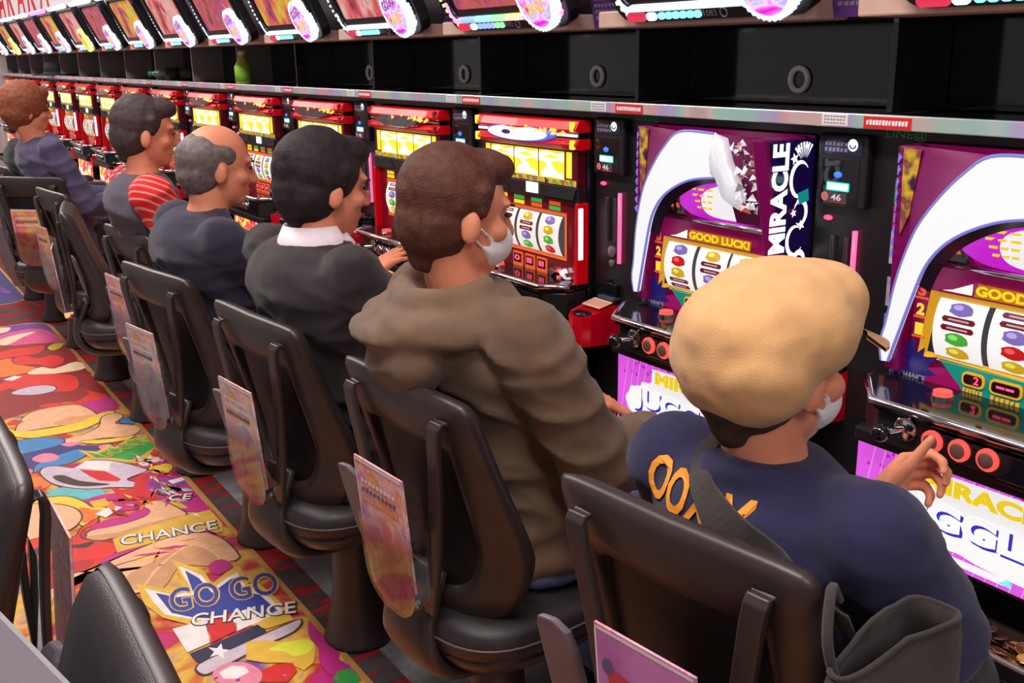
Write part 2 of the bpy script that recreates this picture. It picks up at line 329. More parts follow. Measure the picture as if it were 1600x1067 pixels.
CARPET=[
 ("purple",[(-6.714, 0.614), (-6.531, 0.825), (-6.333, 0.882), (-6.058, 0.892), (-5.883, 0.879), (-5.934, 0.75), (-5.935, 0.571), (-5.97, 0.523)]),
 ("pink",[(-6.214, 0.553), (-6.33, 0.717), (-6.292, 0.836), (-6.064, 0.883), (-5.886, 0.875), (-5.954, 0.753), (-5.899, 0.619), (-5.931, 0.518)]),
 ("cream",[(-6.57, 0.597), (-6.535, 0.679), (-6.401, 0.689), (-6.33, 0.651), (-6.343, 0.569)]),
 ("cream",[(-6.089, 0.538), (-6.225, 0.665), (-6.245, 0.8), (-6.16, 0.721), (-6.029, 0.62), (-5.989, 0.525)]),
 ("dkred",[(-5.966, 0.528), (-5.987, 0.658), (-5.955, 0.782), (-5.863, 0.881), (-5.524, 0.881), (-5.217, 0.882), (-4.937, 0.883), (-4.752, 0.899), (-4.733, 0.811), (-4.807, 0.688), (-4.763, 0.547), (-4.803, 0.385)]),
 ("orange",[(-5.668, 0.492), (-5.736, 0.591), (-5.574, 0.621), (-5.463, 0.679), (-5.398, 0.61), (-5.425, 0.462)]),
 ("yellow",[(-5.846, 0.796), (-5.907, 0.847), (-5.875, 0.891), (-5.776, 0.841), (-5.768, 0.799)]),
 ("red",[(-5.863, 0.516), (-5.921, 0.616), (-5.91, 0.71), (-5.892, 0.788), (-5.754, 0.741), (-5.748, 0.623), (-5.764, 0.503)]),
 ("red",[(-5.693, 0.6), (-5.749, 0.662), (-5.645, 0.716), (-5.664, 0.789), (-5.564, 0.826), (-5.45, 0.79), (-5.444, 0.728), (-5.53, 0.69), (-5.579, 0.614)]),
 ("red",[(-5.175, 0.431), (-5.302, 0.503), (-5.383, 0.585), (-5.326, 0.708), (-5.227, 0.802), (-5.082, 0.807), (-4.962, 0.766), (-4.991, 0.686), (-5.032, 0.589), (-5.174, 0.513), (-5.131, 0.452)]),
 ("white",[(-5.344, 0.508), (-5.383, 0.564), (-5.345, 0.594), (-5.302, 0.545)]),
 ("lilac",[(-5.09, 0.508), (-5.146, 0.593), (-5.118, 0.673), (-5.055, 0.698), (-5.004, 0.668), (-5.006, 0.585)]),
 ("red",[(-4.816, 0.582), (-4.826, 0.644), (-4.781, 0.724), (-4.871, 0.812), (-4.974, 0.79), (-4.781, 0.878), (-4.756, 0.816), (-4.731, 0.701), (-4.756, 0.612)]),
 ("cream",[(-5.389, 0.623), (-5.464, 0.701), (-5.395, 0.75), (-5.462, 0.869), (-5.313, 0.886), (-5.293, 0.777), (-5.336, 0.673)]),
 ("magenta",[(-4.724, 0.747), (-4.756, 0.816), (-4.749, 0.884), (-4.61, 0.888), (-4.555, 0.801), (-4.634, 0.763)]),
 ("peach",[(-4.539, 0.45), (-4.692, 0.504), (-4.75, 0.565), (-4.757, 0.665), (-4.717, 0.739), (-4.55, 0.773), (-4.48, 0.732), (-4.484, 0.642), (-4.496, 0.543), (-4.502, 0.469)]),
 ("orange2",[(-4.531, 0.593), (-4.577, 0.666), (-4.561, 0.722), (-4.546, 0.772), (-4.48, 0.732), (-4.465, 0.651)]),
 ("redb",[(-4.649, 0.428), (-4.684, 0.464), (-4.637, 0.495), (-4.605, 0.472), (-4.619, 0.436)]),
 ("yellow",[(-4.581, 0.357), (-4.565, 0.429), (-4.51, 0.458), (-4.477, 0.552), (-4.481, 0.68), (-4.555, 0.801), (-4.533, 0.85), (-4.434, 0.762), (-4.379, 0.673), (-4.382, 0.573), (-4.396, 0.49), (-4.471, 0.416), (-4.498, 0.347)]),
 ("bluesky",[(-4.382, 0.835), (-4.422, 0.865), (-4.391, 0.891), (-4.321, 0.887), (-4.341, 0.859)]),
 ("peach",[(-4.299, 0.595), (-4.311, 0.672), (-4.372, 0.748), (-4.49, 0.787), (-4.511, 0.845), (-4.447, 0.864), (-4.373, 0.814), (-4.296, 0.888), (-4.229, 0.884), (-4.182, 0.821), (-4.225, 0.73), (-4.23, 0.632), (-4.253, 0.599)]),
 ("yellow",[(-4.237, 0.651), (-4.193, 0.76), (-4.176, 0.846), (-4.143, 0.799), (-4.167, 0.705), (-4.207, 0.658)]),
 ("navy2",[(-4.478, 0.345), (-4.468, 0.421), (-4.368, 0.437), (-4.357, 0.544), (-4.253, 0.599), (-4.162, 0.667), (-4.145, 0.75), (-4.058, 0.724), (-4.103, 0.631), (-4.101, 0.577), (-4.013, 0.452), (-4.026, 0.382), (-4.32, 0.325)]),
 ("bluesky",[(-4.383, 0.416), (-4.377, 0.517), (-4.313, 0.592), (-4.249, 0.574), (-4.232, 0.494), (-4.229, 0.411), (-4.287, 0.402)]),
 ("bluesky",[(-4.127, 0.541), (-4.147, 0.628), (-4.069, 0.636), (-4.013, 0.561), (-4.023, 0.465), (-3.987, 0.437), (-4.068, 0.455)]),
 ("pinkl",[(-4.283, 0.407), (-4.277, 0.43), (-4.229, 0.426), (-4.238, 0.407)]),
 ("pinkl",[(-4.141, 0.45), (-4.182, 0.491), (-4.152, 0.533), (-4.087, 0.539), (-4.08, 0.48)]),
 ("pinkl",[(-4.249, 0.574), (-4.247, 0.623), (-4.218, 0.648), (-4.198, 0.601)]),
 ("pinkl",[(-4.139, 0.699), (-4.131, 0.74), (-4.071, 0.721), (-4.098, 0.697)]),
 ("pinkl",[(-4.029, 0.377), (-4.05, 0.413), (-4.015, 0.436), (-3.961, 0.394), (-3.975, 0.374)]),
 ("gold",[(-4.133, 0.619), (-4.079, 0.68), (-4.131, 0.74), (-4.083, 0.748), (-4.148, 0.807), (-4.132, 0.892), (-3.995, 0.901), (-3.916, 0.837), (-3.839, 0.89), (-3.865, 0.77), (-3.949, 0.706), (-3.998, 0.651), (-4.069, 0.636)]),
 ("green",[(-4.096, 0.642), (-4.039, 0.678), (-4.094, 0.732), (-4.047, 0.74), (-4.126, 0.808), (-4.108, 0.88), (-3.997, 0.883), (-3.936, 0.824), (-3.906, 0.768), (-3.975, 0.712), (-4.012, 0.66)]),
 ("greenl",[(-4.115, 0.793), (-4.131, 0.847), (-4.085, 0.88), (-4.043, 0.863), (-4.041, 0.807)]),
 ("magenta",[(-3.834, 0.786), (-3.839, 0.89), (-3.713, 0.904), (-3.351, 0.895), (-3.267, 0.902), (-3.382, 0.738), (-3.552, 0.727)]),
 ("orange",[(-3.939, 0.375), (-3.932, 0.461), (-3.838, 0.467), (-3.786, 0.394), (-3.841, 0.365)]),
 ("redb",[(-3.825, 0.363), (-3.843, 0.436), (-3.759, 0.433), (-3.755, 0.379)]),
 ("teal",[(-3.786, 0.442), (-3.78, 0.501), (-3.683, 0.613), (-3.617, 0.61), (-3.619, 0.514), (-3.698, 0.449)]),
 ("magenta",[(-3.614, 0.545), (-3.619, 0.632), (-3.51, 0.717), (-3.427, 0.674), (-3.524, 0.537)]),
 ("gold",[(-3.593, 0.551), (-3.589, 0.604), (-3.519, 0.61), (-3.511, 0.555)]),
 ("gold",[(-3.482, 0.732), (-3.43, 0.806), (-3.337, 0.824), (-3.382, 0.738)]),
 ("white",[(-3.858, 0.78), (-3.877, 0.864), (-3.838, 0.878), (-3.811, 0.792)]),
 ("yellow",[(-3.784, 0.803), (-3.789, 0.877), (-3.73, 0.879), (-3.697, 0.846), (-3.734, 0.82)]),
 ("purple",[(-3.633, 0.759), (-3.644, 0.843), (-3.559, 0.889), (-3.541, 0.815)]),
 ("white",[(-3.618, 0.83), (-3.621, 0.901), (-3.588, 0.897), (-3.578, 0.836)]),
 ("teal",[(-3.578, 0.751), (-3.508, 0.874), (-3.473, 0.887), (-3.525, 0.765)]),
 ("lilac",[(-3.974, 0.454), (-4.021, 0.482), (-4.0, 0.524), (-3.944, 0.576), (-3.992, 0.632), (-3.941, 0.704), (-3.798, 0.783), (-3.759, 0.785), (-3.723, 0.707), (-3.661, 0.732), (-3.63, 0.713), (-3.678, 0.646), (-3.71, 0.575), (-3.769, 0.515), (-3.854, 0.47)]),
 ("white",[(-3.948, 0.571), (-3.999, 0.622), (-3.932, 0.702), (-3.84, 0.67), (-3.907, 0.615)]),
 ("redb",[(-3.92, 0.583), (-3.847, 0.66), (-3.733, 0.692), (-3.717, 0.677), (-3.766, 0.62), (-3.834, 0.6)]),
 ("brownd",[(-3.907, 0.485), (-3.898, 0.522), (-3.807, 0.561), (-3.715, 0.643), (-3.713, 0.62), (-3.753, 0.551), (-3.833, 0.5)]),
 ("redb",[(-3.681, 0.641), (-3.635, 0.669), (-3.619, 0.705), (-3.729, 0.749), (-3.747, 0.776), (-3.724, 0.782), (-3.593, 0.741), (-3.47, 0.762), (-3.451, 0.697), (-3.536, 0.679), (-3.591, 0.648)]),
 ("peach",[(-3.344, 0.503), (-3.336, 0.616), (-3.364, 0.698), (-3.448, 0.704), (-3.454, 0.759), (-3.312, 0.802), (-3.283, 0.782), (-3.274, 0.66), (-3.258, 0.541), (-3.283, 0.491)]),
 ("tan",[(-3.309, 0.482), (-3.283, 0.575), (-3.292, 0.65), (-3.288, 0.791), (-3.257, 0.656), (-3.249, 0.525)]),
 ("yellow",[(-3.685, 0.366), (-3.716, 0.427), (-3.681, 0.496), (-3.602, 0.533), (-3.534, 0.549), (-3.506, 0.588), (-3.439, 0.544), (-3.393, 0.506), (-3.428, 0.484), (-3.551, 0.493), (-3.622, 0.455), (-3.664, 0.396), (-3.647, 0.357)]),
 ("orange",[(-3.559, 0.513), (-3.51, 0.552), (-3.484, 0.572), (-3.434, 0.536), (-3.42, 0.497), (-3.499, 0.505)]),
 ("peach",[(-3.671, 0.354), (-3.66, 0.417), (-3.613, 0.468), (-3.546, 0.5), (-3.47, 0.5), (-3.41, 0.467), (-3.382, 0.419), (-3.377, 0.37), (-3.407, 0.314)]),
 ("red",[(-3.357, 0.303), (-3.386, 0.358), (-3.33, 0.451), (-3.379, 0.482), (-3.43, 0.542), (-3.386, 0.53), (-3.366, 0.486), (-3.298, 0.469), (-3.199, 0.556), (-3.15, 0.545), (-3.089, 0.477), (-3.06, 0.445), (-3.04, 0.377), (-2.972, 0.278), (-3.202, 0.289)]),
 ("brownd",[(-3.287, 0.296), (-3.317, 0.36), (-3.266, 0.446), (-3.258, 0.499), (-3.225, 0.465), (-3.266, 0.405), (-3.271, 0.346), (-3.234, 0.294)]),
 ("dkred2",[(-3.19, 0.307), (-3.153, 0.398), (-3.128, 0.472), (-3.067, 0.433), (-3.026, 0.349), (-2.979, 0.279), (-3.106, 0.281)]),
 ("gold",[(-3.241, 0.551), (-3.266, 0.658), (-3.283, 0.782), (-3.279, 0.881), (-3.15, 0.882), (-3.081, 0.864), (-3.12, 0.794), (-3.139, 0.697), (-3.125, 0.608), (-3.134, 0.541)]),
 ("magenta",[(-3.1, 0.486), (-3.134, 0.541), (-3.132, 0.652), (-3.101, 0.616), (-3.073, 0.501)]),
 ("magenta",[(-3.357, 0.499), (-3.398, 0.558), (-3.399, 0.631), (-3.429, 0.699), (-3.364, 0.698), (-3.336, 0.587)]),
 ("white",[(-3.472, 0.544), (-3.512, 0.612), (-3.474, 0.634), (-3.421, 0.57)]),
 ("peach",[(-2.965, 0.277), (-3.032, 0.375), (-3.08, 0.502), (-3.139, 0.669), (-3.133, 0.776), (-3.07, 0.838), (-2.883, 0.849), (-2.895, 0.782), (-2.994, 0.742), (-2.933, 0.627), (-2.875, 0.566), (-2.84, 0.525), (-2.998, 0.484), (-3.069, 0.382), (-2.925, 0.313), (-2.756, 0.267), (-2.894, 0.272)]),
 ("tan",[(-2.952, 0.526), (-2.994, 0.589), (-3.035, 0.683), (-3.081, 0.753), (-2.97, 0.624), (-2.879, 0.56), (-2.86, 0.53)]),
 ("tan",[(-2.875, 0.566), (-3.005, 0.675), (-3.041, 0.756), (-2.924, 0.791), (-2.878, 0.756), (-2.93, 0.681), (-2.841, 0.616), (-2.791, 0.551)]),
 ("magenta",[(-2.882, 0.75), (-2.901, 0.798), (-2.838, 0.813), (-2.81, 0.755)]),
 ("magenta",[(-2.785, 0.537), (-2.821, 0.598), (-2.753, 0.605), (-2.728, 0.554)]),
 ("gold",[(-2.893, 0.541), (-2.799, 0.618), (-2.779, 0.658), (-2.98, 0.671), (-2.861, 0.73), (-2.764, 0.727), (-2.808, 0.782), (-2.826, 0.83), (-2.702, 0.815), (-2.683, 0.843), (-2.55, 0.854), (-2.436, 0.85), (-2.435, 0.772), (-2.543, 0.695), (-2.577, 0.605), (-2.656, 0.553), (-2.76, 0.53)]),
 ("white",[(-2.852, 0.554), (-2.763, 0.614), (-2.759, 0.665), (-2.934, 0.675), (-2.837, 0.716), (-2.737, 0.718), (-2.777, 0.779), (-2.789, 0.81), (-2.687, 0.803), (-2.648, 0.836), (-2.5, 0.842), (-2.478, 0.749), (-2.594, 0.623), (-2.67, 0.563), (-2.758, 0.555)]),
 ("blue",[(-2.806, 0.574), (-2.746, 0.616), (-2.729, 0.663), (-2.893, 0.684), (-2.821, 0.704), (-2.712, 0.71), (-2.76, 0.78), (-2.761, 0.801), (-2.671, 0.791), (-2.62, 0.82), (-2.507, 0.831), (-2.508, 0.747), (-2.605, 0.626), (-2.666, 0.581)]),
 ("white",[(-2.581, 0.56), (-2.577, 0.646), (-2.456, 0.624), (-2.443, 0.56)]),
 ("redb",[(-2.57, 0.647), (-2.568, 0.722), (-2.473, 0.697), (-2.453, 0.629)]),
 ("white",[(-2.564, 0.728), (-2.567, 0.787), (-2.482, 0.763), (-2.469, 0.702)]),
 ("navy",[(-2.434, 0.563), (-2.446, 0.639), (-2.459, 0.717), (-2.471, 0.759), (-2.424, 0.768), (-2.401, 0.685), (-2.373, 0.58), (-2.388, 0.567)]),
 ("lilac",[(-2.369, 0.567), (-2.394, 0.676), (-2.421, 0.812), (-2.426, 0.866), (-2.382, 0.828), (-2.36, 0.726), (-2.323, 0.6), (-2.323, 0.565)]),
 ("magenta",[(-2.406, 0.881), (-2.398, 0.906), (-2.218, 0.906), (-2.075, 0.902), (-2.114, 0.833), (-2.202, 0.827), (-2.273, 0.853), (-2.338, 0.853)]),
 ("gold",[(-2.403, 0.704), (-2.382, 0.749), (-2.345, 0.788), (-2.331, 0.85), (-2.275, 0.849), (-2.211, 0.814), (-2.192, 0.78), (-2.249, 0.759), (-2.281, 0.712), (-2.323, 0.676)]),
 ("lime",[(-2.333, 0.74), (-2.343, 0.778), (-2.329, 0.831), (-2.301, 0.851), (-2.264, 0.827), (-2.267, 0.784), (-2.302, 0.772)]),
 ("redb",[(-2.254, 0.689), (-2.26, 0.73), (-2.242, 0.77), (-2.201, 0.766), (-2.169, 0.729), (-2.228, 0.643)]),
 ("pinkl",[(-2.31, 0.584), (-2.335, 0.621), (-2.322, 0.659), (-2.284, 0.683), (-2.239, 0.688), (-2.202, 0.658), (-2.247, 0.592)]),
 ("white",[(-2.307, 0.6), (-2.317, 0.636), (-2.294, 0.662), (-2.264, 0.664), (-2.255, 0.628), (-2.273, 0.601)]),
 ("green",[(-2.119, 0.826), (-2.141, 0.853), (-2.131, 0.893), (-2.084, 0.888), (-2.064, 0.87), (-2.096, 0.825)]),
 ("gold",[(-2.187, 0.874), (-2.205, 0.9), (-2.162, 0.898), (-2.14, 0.906), (-2.165, 0.881)]),
]

def mat_outline(x0, x1, y0, y1, r):
    pts = []
    for cx, cy, a0 in ((x1 - r, y1 - r, 0), (x0 + r, y1 - r, 90), (x0 + r, y0 + r, 180), (x1 - r, y0 + r, 270)):
        for k in range(9):
            a = math.radians(a0 + 90 * k / 8); pts.append((cx + r * math.cos(a), cy + r * math.sin(a)))
    return pts
def TM(p0, ang, z):  # text matrix on the floor: reading direction ang
    return Matrix.Translation((p0[0], p0[1], z)) @ Matrix.Rotation(ang, 4, 'Z')
def printed_mat(name, x0, x1, y0, y1, label, base, arts):
    t = thing(name, (0, 0, 0), label=label, cat='mat')
    o1 = mat_outline(x0, x1, y0, y1, .16); o2 = mat_outline(x0 + .016, x1 - .016, y0 + .016, y1 - .016, .145)
    b = MB(); b.prism([(x, y, .0015) for x, y in o1], (0, 0, .0035), matedge); b.build('border', t)
    b = MB(); b.prism([(x, y, .0016) for x, y in o2], (0, 0, .0040), base); b.build('base_print', t)
    arts(t)
    return t
def mat1_art(t):
    z = .0060
    for k, (c, pts) in enumerate(CARPET):
        b = MB()
        q = [(min(max(x, -6.45), .5), min(y, .884)) for x, y in pts]
        sp = spline([(x, y, 0) for x, y in q], 3, True) if c not in ('gold', 'white', 'blue', 'green', 'redb', 'navy', 'teal') else [Vector((x, y, 0)) for x, y in q]
        sp = [Vector((v.x, min(v.y, .886), 0)) for v in sp]
        if c in ('red', 'peach', 'bluesky', 'lilac', 'yellow') :
            cx = sum(v.x for v in sp) / len(sp); cy = sum(v.y for v in sp) / len(sp)
            big = []
            n = len(sp)
            for i, v in enumerate(sp):
                d = (sp[(i + 1) % n] - sp[i - 1]); nn = Vector((d.y, -d.x, 0)); nn = nn.normalized() if nn.length > 1e-6 else nn
                if nn.dot(v - Vector((cx, cy, 0))) < 0: nn = -nn
                big.append(v + nn * .006)
            b.poly([(v.x, min(v.y, .886), z + k * .00004 - .00002) for v in big], prm('brownd'))
        b.poly([(v.x, v.y, z + k * .00004) for v in sp], prm(c)); b.build('printed_patch', t)
    z2 = z + len(CARPET) * .00004 + .0001
    # lettering of the print
    def word(txt, p0, p1, h, f, outl, dz=0):
        b = MB(); a = math.atan2(p1[1] - p0[1], p1[0] - p0[0]); L = math.hypot(p1[0] - p0[0], p1[1] - p0[1])
        b.text(txt, TM(p0, a, z2 + dz), prm(outl), 1, fit=(L, h), bold=.05)
        b.text(txt, TM((p0[0] - .004 + .0, p0[1] + .004), a, z2 + dz + .0001), prm(f), 1, fit=(L - .008, h * .94), bold=.012); b.build('printed_word', t)
    word('GOGO!', (-3.97, .70), (-4.05, .872), .085, 'green', 'gold')
    word('CHANCE', (-3.17, .558), (-3.11, .86), .075, 'white', 'brownd')
    word('CE', (-3.43, .775), (-3.395, .853), .055, 'white', 'brownd')
    word('GO', (-2.66, .575), (-2.63, .715), .15, 'blue', 'gold', .0001)
    word('GO', (-2.625, .735), (-2.59, .875), .15, 'blue', 'gold', .0001)
    word('CHANCE', (-2.56, .60), (-2.46, .872), .07, 'white', 'brownd', .0003)
    # white star on the navy block
    c = Vector((-2.4, .63, z2)); st = []
    for i in range(10):
        r = .042 if i % 2 == 0 else .017; a = math.pi / 5 * i; st.append(c + Vector((r * math.cos(a), r * .7 * math.sin(a), 0)))
    b = MB(); b.poly(st, prm('white')); b.build('printed_star', t); b = MB()
    # dazzle shards around the lettering
    rnd = random.Random(4)
    for k in range(150):
        x = rnd.choice([rnd.uniform(-3.9, -3.35), rnd.uniform(-3.75, -3.0), rnd.uniform(-4.0, -3.5)]); y = rnd.uniform(.6, .875)
        if x < -3.55 and y < .78: continue
        if -3.42 < x < -3.2 and y < .8: continue
        a = rnd.uniform(-.5, .5) + rnd.choice([0, .9]); l = rnd.uniform(.02, .07); w = rnd.uniform(.004, .012)
        d = Vector((math.cos(a), math.sin(a), 0)); n = Vector((-d.y, d.x, 0)); p = Vector((x, y, z - .00003 + len(CARPET) * .00004))
        q = [p - d * l, p + n * w, p + d * l, p - n * w]
        if max(v.y for v in q) > .884: continue
        b.poly(q, prm(rnd.choice(['gold', 'white', 'yellow', 'magenta', 'redb', 'orange', 'white', 'dkred'])))
    for k in range(60):
        x = rnd.uniform(-2.3, -1.5); y = rnd.uniform(.45, .88); r = rnd.uniform(.003, .01)
        b.poly([(x + r * math.cos(i * 1.047), y + r * math.sin(i * 1.047), z2) for i in range(6)], prm(rnd.choice(['pink', 'white', 'purple'])))
    tag(b.build('printed_shards', t), kind='stuff')
def mat2_art(t):
    b = MB(); rnd = random.Random(9); z = .0058
    for k in range(70):
        a = rnd.uniform(-.7, .7); x = rnd.uniform(-9.6, -7.3); y = rnd.uniform(.14, .84); l = rnd.uniform(.08, .3); w = rnd.uniform(.015, .06)
        d = Vector((math.cos(a), math.sin(a), 0)); n = Vector((-d.y, d.x, 0)); p = Vector((x, y, z + k * .00003))
        q = spline([p - d * l, p + n * w, p + d * l, p - n * w], 4, True)
        if max(v.y for v in q) > .88 or min(v.y for v in q) < .1: continue
        b.poly(q, prm(rnd.choice(['white', 'purple', 'pink', 'blue', 'lilac', 'cream', 'magenta'])))
    tag(b.build('printed_swirls', t), kind='stuff')
printed_mat('printed_aisle_mat', -6.50, .4, .08, .905, 'long colourful printed mat in the aisle with GOGO CHANCE lettering', art('mat_ground', [PAL['magenta'], PAL['dkred2'], PAL['gold'], PAL['purple']], scale=7, detail=3, rough=.7, distort=.5), mat1_art)
printed_mat('printed_aisle_mat', -10.2, -7.10, .08, .905, 'purple and white printed mat at the far end of the aisle', prm('navy2'), mat2_art)

# ================================================================ MACHINE ISLAND (counter, shelf, dividers)
ctr = thing('machine_counter', (0, 1.62, 0), label='long low black counter carrying the whole row of slot machines', cat='counter')
isl = thing('shelf_cabinet', (0, 1.62, 1.36), label='long black open shelf with a silver rail running above the slot machines', cat='shelf')
def ib(name, x0, x1, y0, y1, z0, z1, m, bevel=.003, par=None):
    o = MB().box(x0, x1, y0 - 1.62, y1 - 1.62, z0, z1, m).build(name, par or isl, bevel=bevel)
    if not par: o.location.z = -1.36
    return o
ib('plinth', ROW0, ROW1, 1.66, 2.3, 0, .10, blkm, par=ctr)
ib('kick_panel', ROW0, ROW1, 1.64, 2.3, .10, .50, blkm, par=ctr)
ib('counter_board', ROW0, ROW1, 1.50, 2.3, .50, .535, pm('counter_laminate', S(58, 44, 40), .4, var=.15), par=ctr)
ib('counter_edge', ROW0, ROW1, 1.492, 1.5, .503, .532, pm('counter_edge_strip', S(150, 116, 92), .4, var=.1), par=ctr)
tag(MB().box(ROW0, ROW1, 2.02, 2.06, .5355, 1.336, blkm).build('trim_3'), 'black panel closing the space behind the slot machines', 'panel', kind='structure')
ib('shelf_board', ROW0, ROW1, 1.553, 2.06, 1.362, 1.384, blkg)
RAILM = art('rail_painted_sheen', [S(160, 146, 150), S(224, 190, 186), S(166, 206, 196), S(190, 170, 214), S(226, 176, 170), S(200, 200, 206)], scale=4, detail=3, rough=.22, stretch=(1, .2, .2)); RAILM.node_tree.nodes['Principled BSDF'].inputs['Metallic'].default_value = .35  # sheen of the silver rail painted in as pastel noise colours
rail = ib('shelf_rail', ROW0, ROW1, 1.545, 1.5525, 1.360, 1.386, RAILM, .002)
ib('shelf_underside_strip', ROW0, ROW1, 1.60, 1.70, 1.338, 1.361, blk)
ib('compartment_top', ROW0, ROW1, 1.602, 2.06, 1.549, 1.56, blkm)
tag(MB().box(ROW0, ROW1, 1.602, 2.06, 1.561, 2.05, pm('header_dark', S(44, 34, 42), .5, var=.1)).build('trim_4', bevel=.003), 'dark header wall behind the data counters', 'panel', kind='structure')
redlab = pm('red_sticker', S(214, 28, 34), .45); whitelab = pm('white_sticker', S(232, 222, 224), .5); inkw = pm('white_ink', S(240, 235, 235), .5); inkg = pm('grey_ink', S(150, 140, 150), .5)
ringm = pm('grommet_ring', S(250, 244, 244), .3)
dash = lambda b, x0, x1, z, h, y, m, n, rnd: [b.poly([(x0 + (x1 - x0) * k / n, y, z), (x0 + (x1 - x0) * (k + rnd.uniform(.5, .85)) / n, y, z), (x0 + (x1 - x0) * (k + .8) / n, y, z + h), (x0 + (x1 - x0) * k / n, y, z + h * rnd.uniform(.7, 1))], m) for k in range(n)]
for i in range(NM + 1):
    xd = -1.208 - P * (i - 0) + 0.0
    ib('divider', xd - .006, xd + .006, 1.60, 2.04, 1.385, 1.549, pm('divider_edge', S(150, 138, 136), .4) if i > 4 else blkg, .001)
for i in range(NM):
    x0 = -1.208 - P * i; rnd = random.Random(i)
    bp = ib('compartment_back', x0 + .008, x0 + P - .008, 1.76, 1.775, 1.386, 1.548, blkg, .001)
    b = MB(); xm = XC(i) + .048; b.tube([(xm + .024 * math.cos(a), 1.757 - 1.62, 1.436 + .024 * math.sin(a)) for a in [k * math.pi / 12 for k in range(24)]], .0068, ringm, 8, True)
    b.build('ring_grommet', bp, smooth=True)
    b = MB(); xs = XC(i) + .298; y = 1.5444 - 1.62
    b.box(xs - .001, xs + .058, y, y + .001, 1.363, 1.384, whitelab); y2 = y - .0004
    for k in range(3): dash(b, xs + .004, xs + .054, 1.366 + k * .006, .003, y2, inkg, 7, rnd)
    b.build('white_notice_sticker', rail)
    b = MB(); xs = XC(i) + .392
    b.box(xs - .001, xs + .098, y, y + .001, 1.362, 1.382, redlab); dash(b, xs + .005, xs + .092, 1.368, .009, y2, inkw, 13, rnd)
    b.build('red_notice_sticker', rail)
    if i in (0, 1):
        b = MB(); b.text('LINE@', Matrix.Translation((XC(i) - .305, 1.5995 - 1.62, 1.3385)) @ Matrix.Rotation(math.pi / 2, 4, 'X'), pm('green_ink', S(50, 160, 80), .5), 1, fit=(.085, .02), bold=.01)
        b.build('green_lettering', isl).location.z = -1.36

# sign band above the counters (seen at the far left)
sg = thing('header_sign', (ROW0 + 3, 1.595, 1.80), label='white overhead sign board with big red letters at the far end', cat='sign')
b = MB().box(-3, 2.6, -.05, 0, 0, .60, pm('sign_white', S(232, 222, 228), .6)); b.build('board', sg, bevel=.004)
redink = pm('sign_red', S(214, 20, 36), .5)
for k in range(3):
    for j, ch in enumerate('KA'):
        b = MB(); b.text(ch, Matrix.Translation((-2.9 + k * 1.1 + j * .55, -.0505, .06)) @ Matrix.Rotation(math.pi / 2, 4, 'X'), redink, 1, fit=(.42, .40), bold=.02); b.build('letter', sg)

# ================================================================ DATA COUNTERS over the machines
ORD = ['first', 'second', 'third', 'fourth', 'fifth', 'sixth', 'seventh', 'eighth', 'ninth', 'tenth', 'eleventh', 'twelfth', 'thirteenth', 'fourteenth', 'fifteenth', 'sixteenth']
beige = pm('beige_base', S(214, 176, 158), .4, var=.04)
ledw = lit('led_white', (.88, .96, 1.0), .95); ledc = lit('led_cyan', (.25, .9, .95), 1.6); ledp = lit('led_pink', (1, .3, .8), 1.6)
ledy = lit('led_yellow', (1, .85, .2), 1.8); ledgr = lit('led_green', (.3, 1, .35), 1.3); ledb = lit('led_blue', (.25, .4, 1), 1.5)
chipr = lit('chip_red', S(240, 60, 90), .8)
scr_n = [art('counter_screen_%d' % k, c, scale=9, strength=.5, detail=5, kind='noise', stretch=(1.6, 1, 1)) for k, c in enumerate([
    [S(120, 40, 60), S(200, 84, 90), S(206, 170, 160), S(130, 60, 110)],  # pale beige tone: reflections on the screens put into the picture colours
    [S(90, 50, 90), S(200, 80, 84), S(190, 180, 30), S(216, 110, 110)],
    [S(110, 50, 60), S(190, 90, 90), S(150, 60, 100), S(216, 170, 156)]])]
medal_face = art('medallion_glow', [S(196, 30, 190), S(226, 90, 210), S(240, 190, 235), S(150, 170, 240), S(214, 50, 190)], scale=16, strength=.85, detail=2, distort=1.5)
medal_gold = art('medallion_gold', [S(200, 120, 20), S(250, 220, 60), S(230, 60, 60), S(255, 230, 90)], scale=22, strength=1.0, detail=2, distort=1.5)
ink_y = lit('ink_yellow', S(230, 210, 60), .8); ink_p = lit('ink_purple', S(150, 40, 140), .6); ink_gr = pm('ink_label_grey', S(170, 160, 165), .5)
TILT = math.atan2(.125, .27)
CM = Matrix.Translation((0, 1.455, 1.556)) @ Matrix.Rotation(TILT, 4, 'X')   # counter plane: x along, -y outwards, z up the screen
def rrect(x0, x1, z0, z1, r, n=6):
    pts = []
    for cx, cz, a0 in ((x1 - r, z1 - r, 0), (x0 + r, z1 - r, 90), (x0 + r, z0 + r, 180), (x1 - r, z0 + r, 270)):
        for k in range(n):
            a = math.radians(a0 + 90 * k / (n - 1)); pts.append((cx + r * math.cos(a), cz + r * math.sin(a)))
    return pts
XZ = Matrix.Rotation(math.pi / 2, 4, 'X')
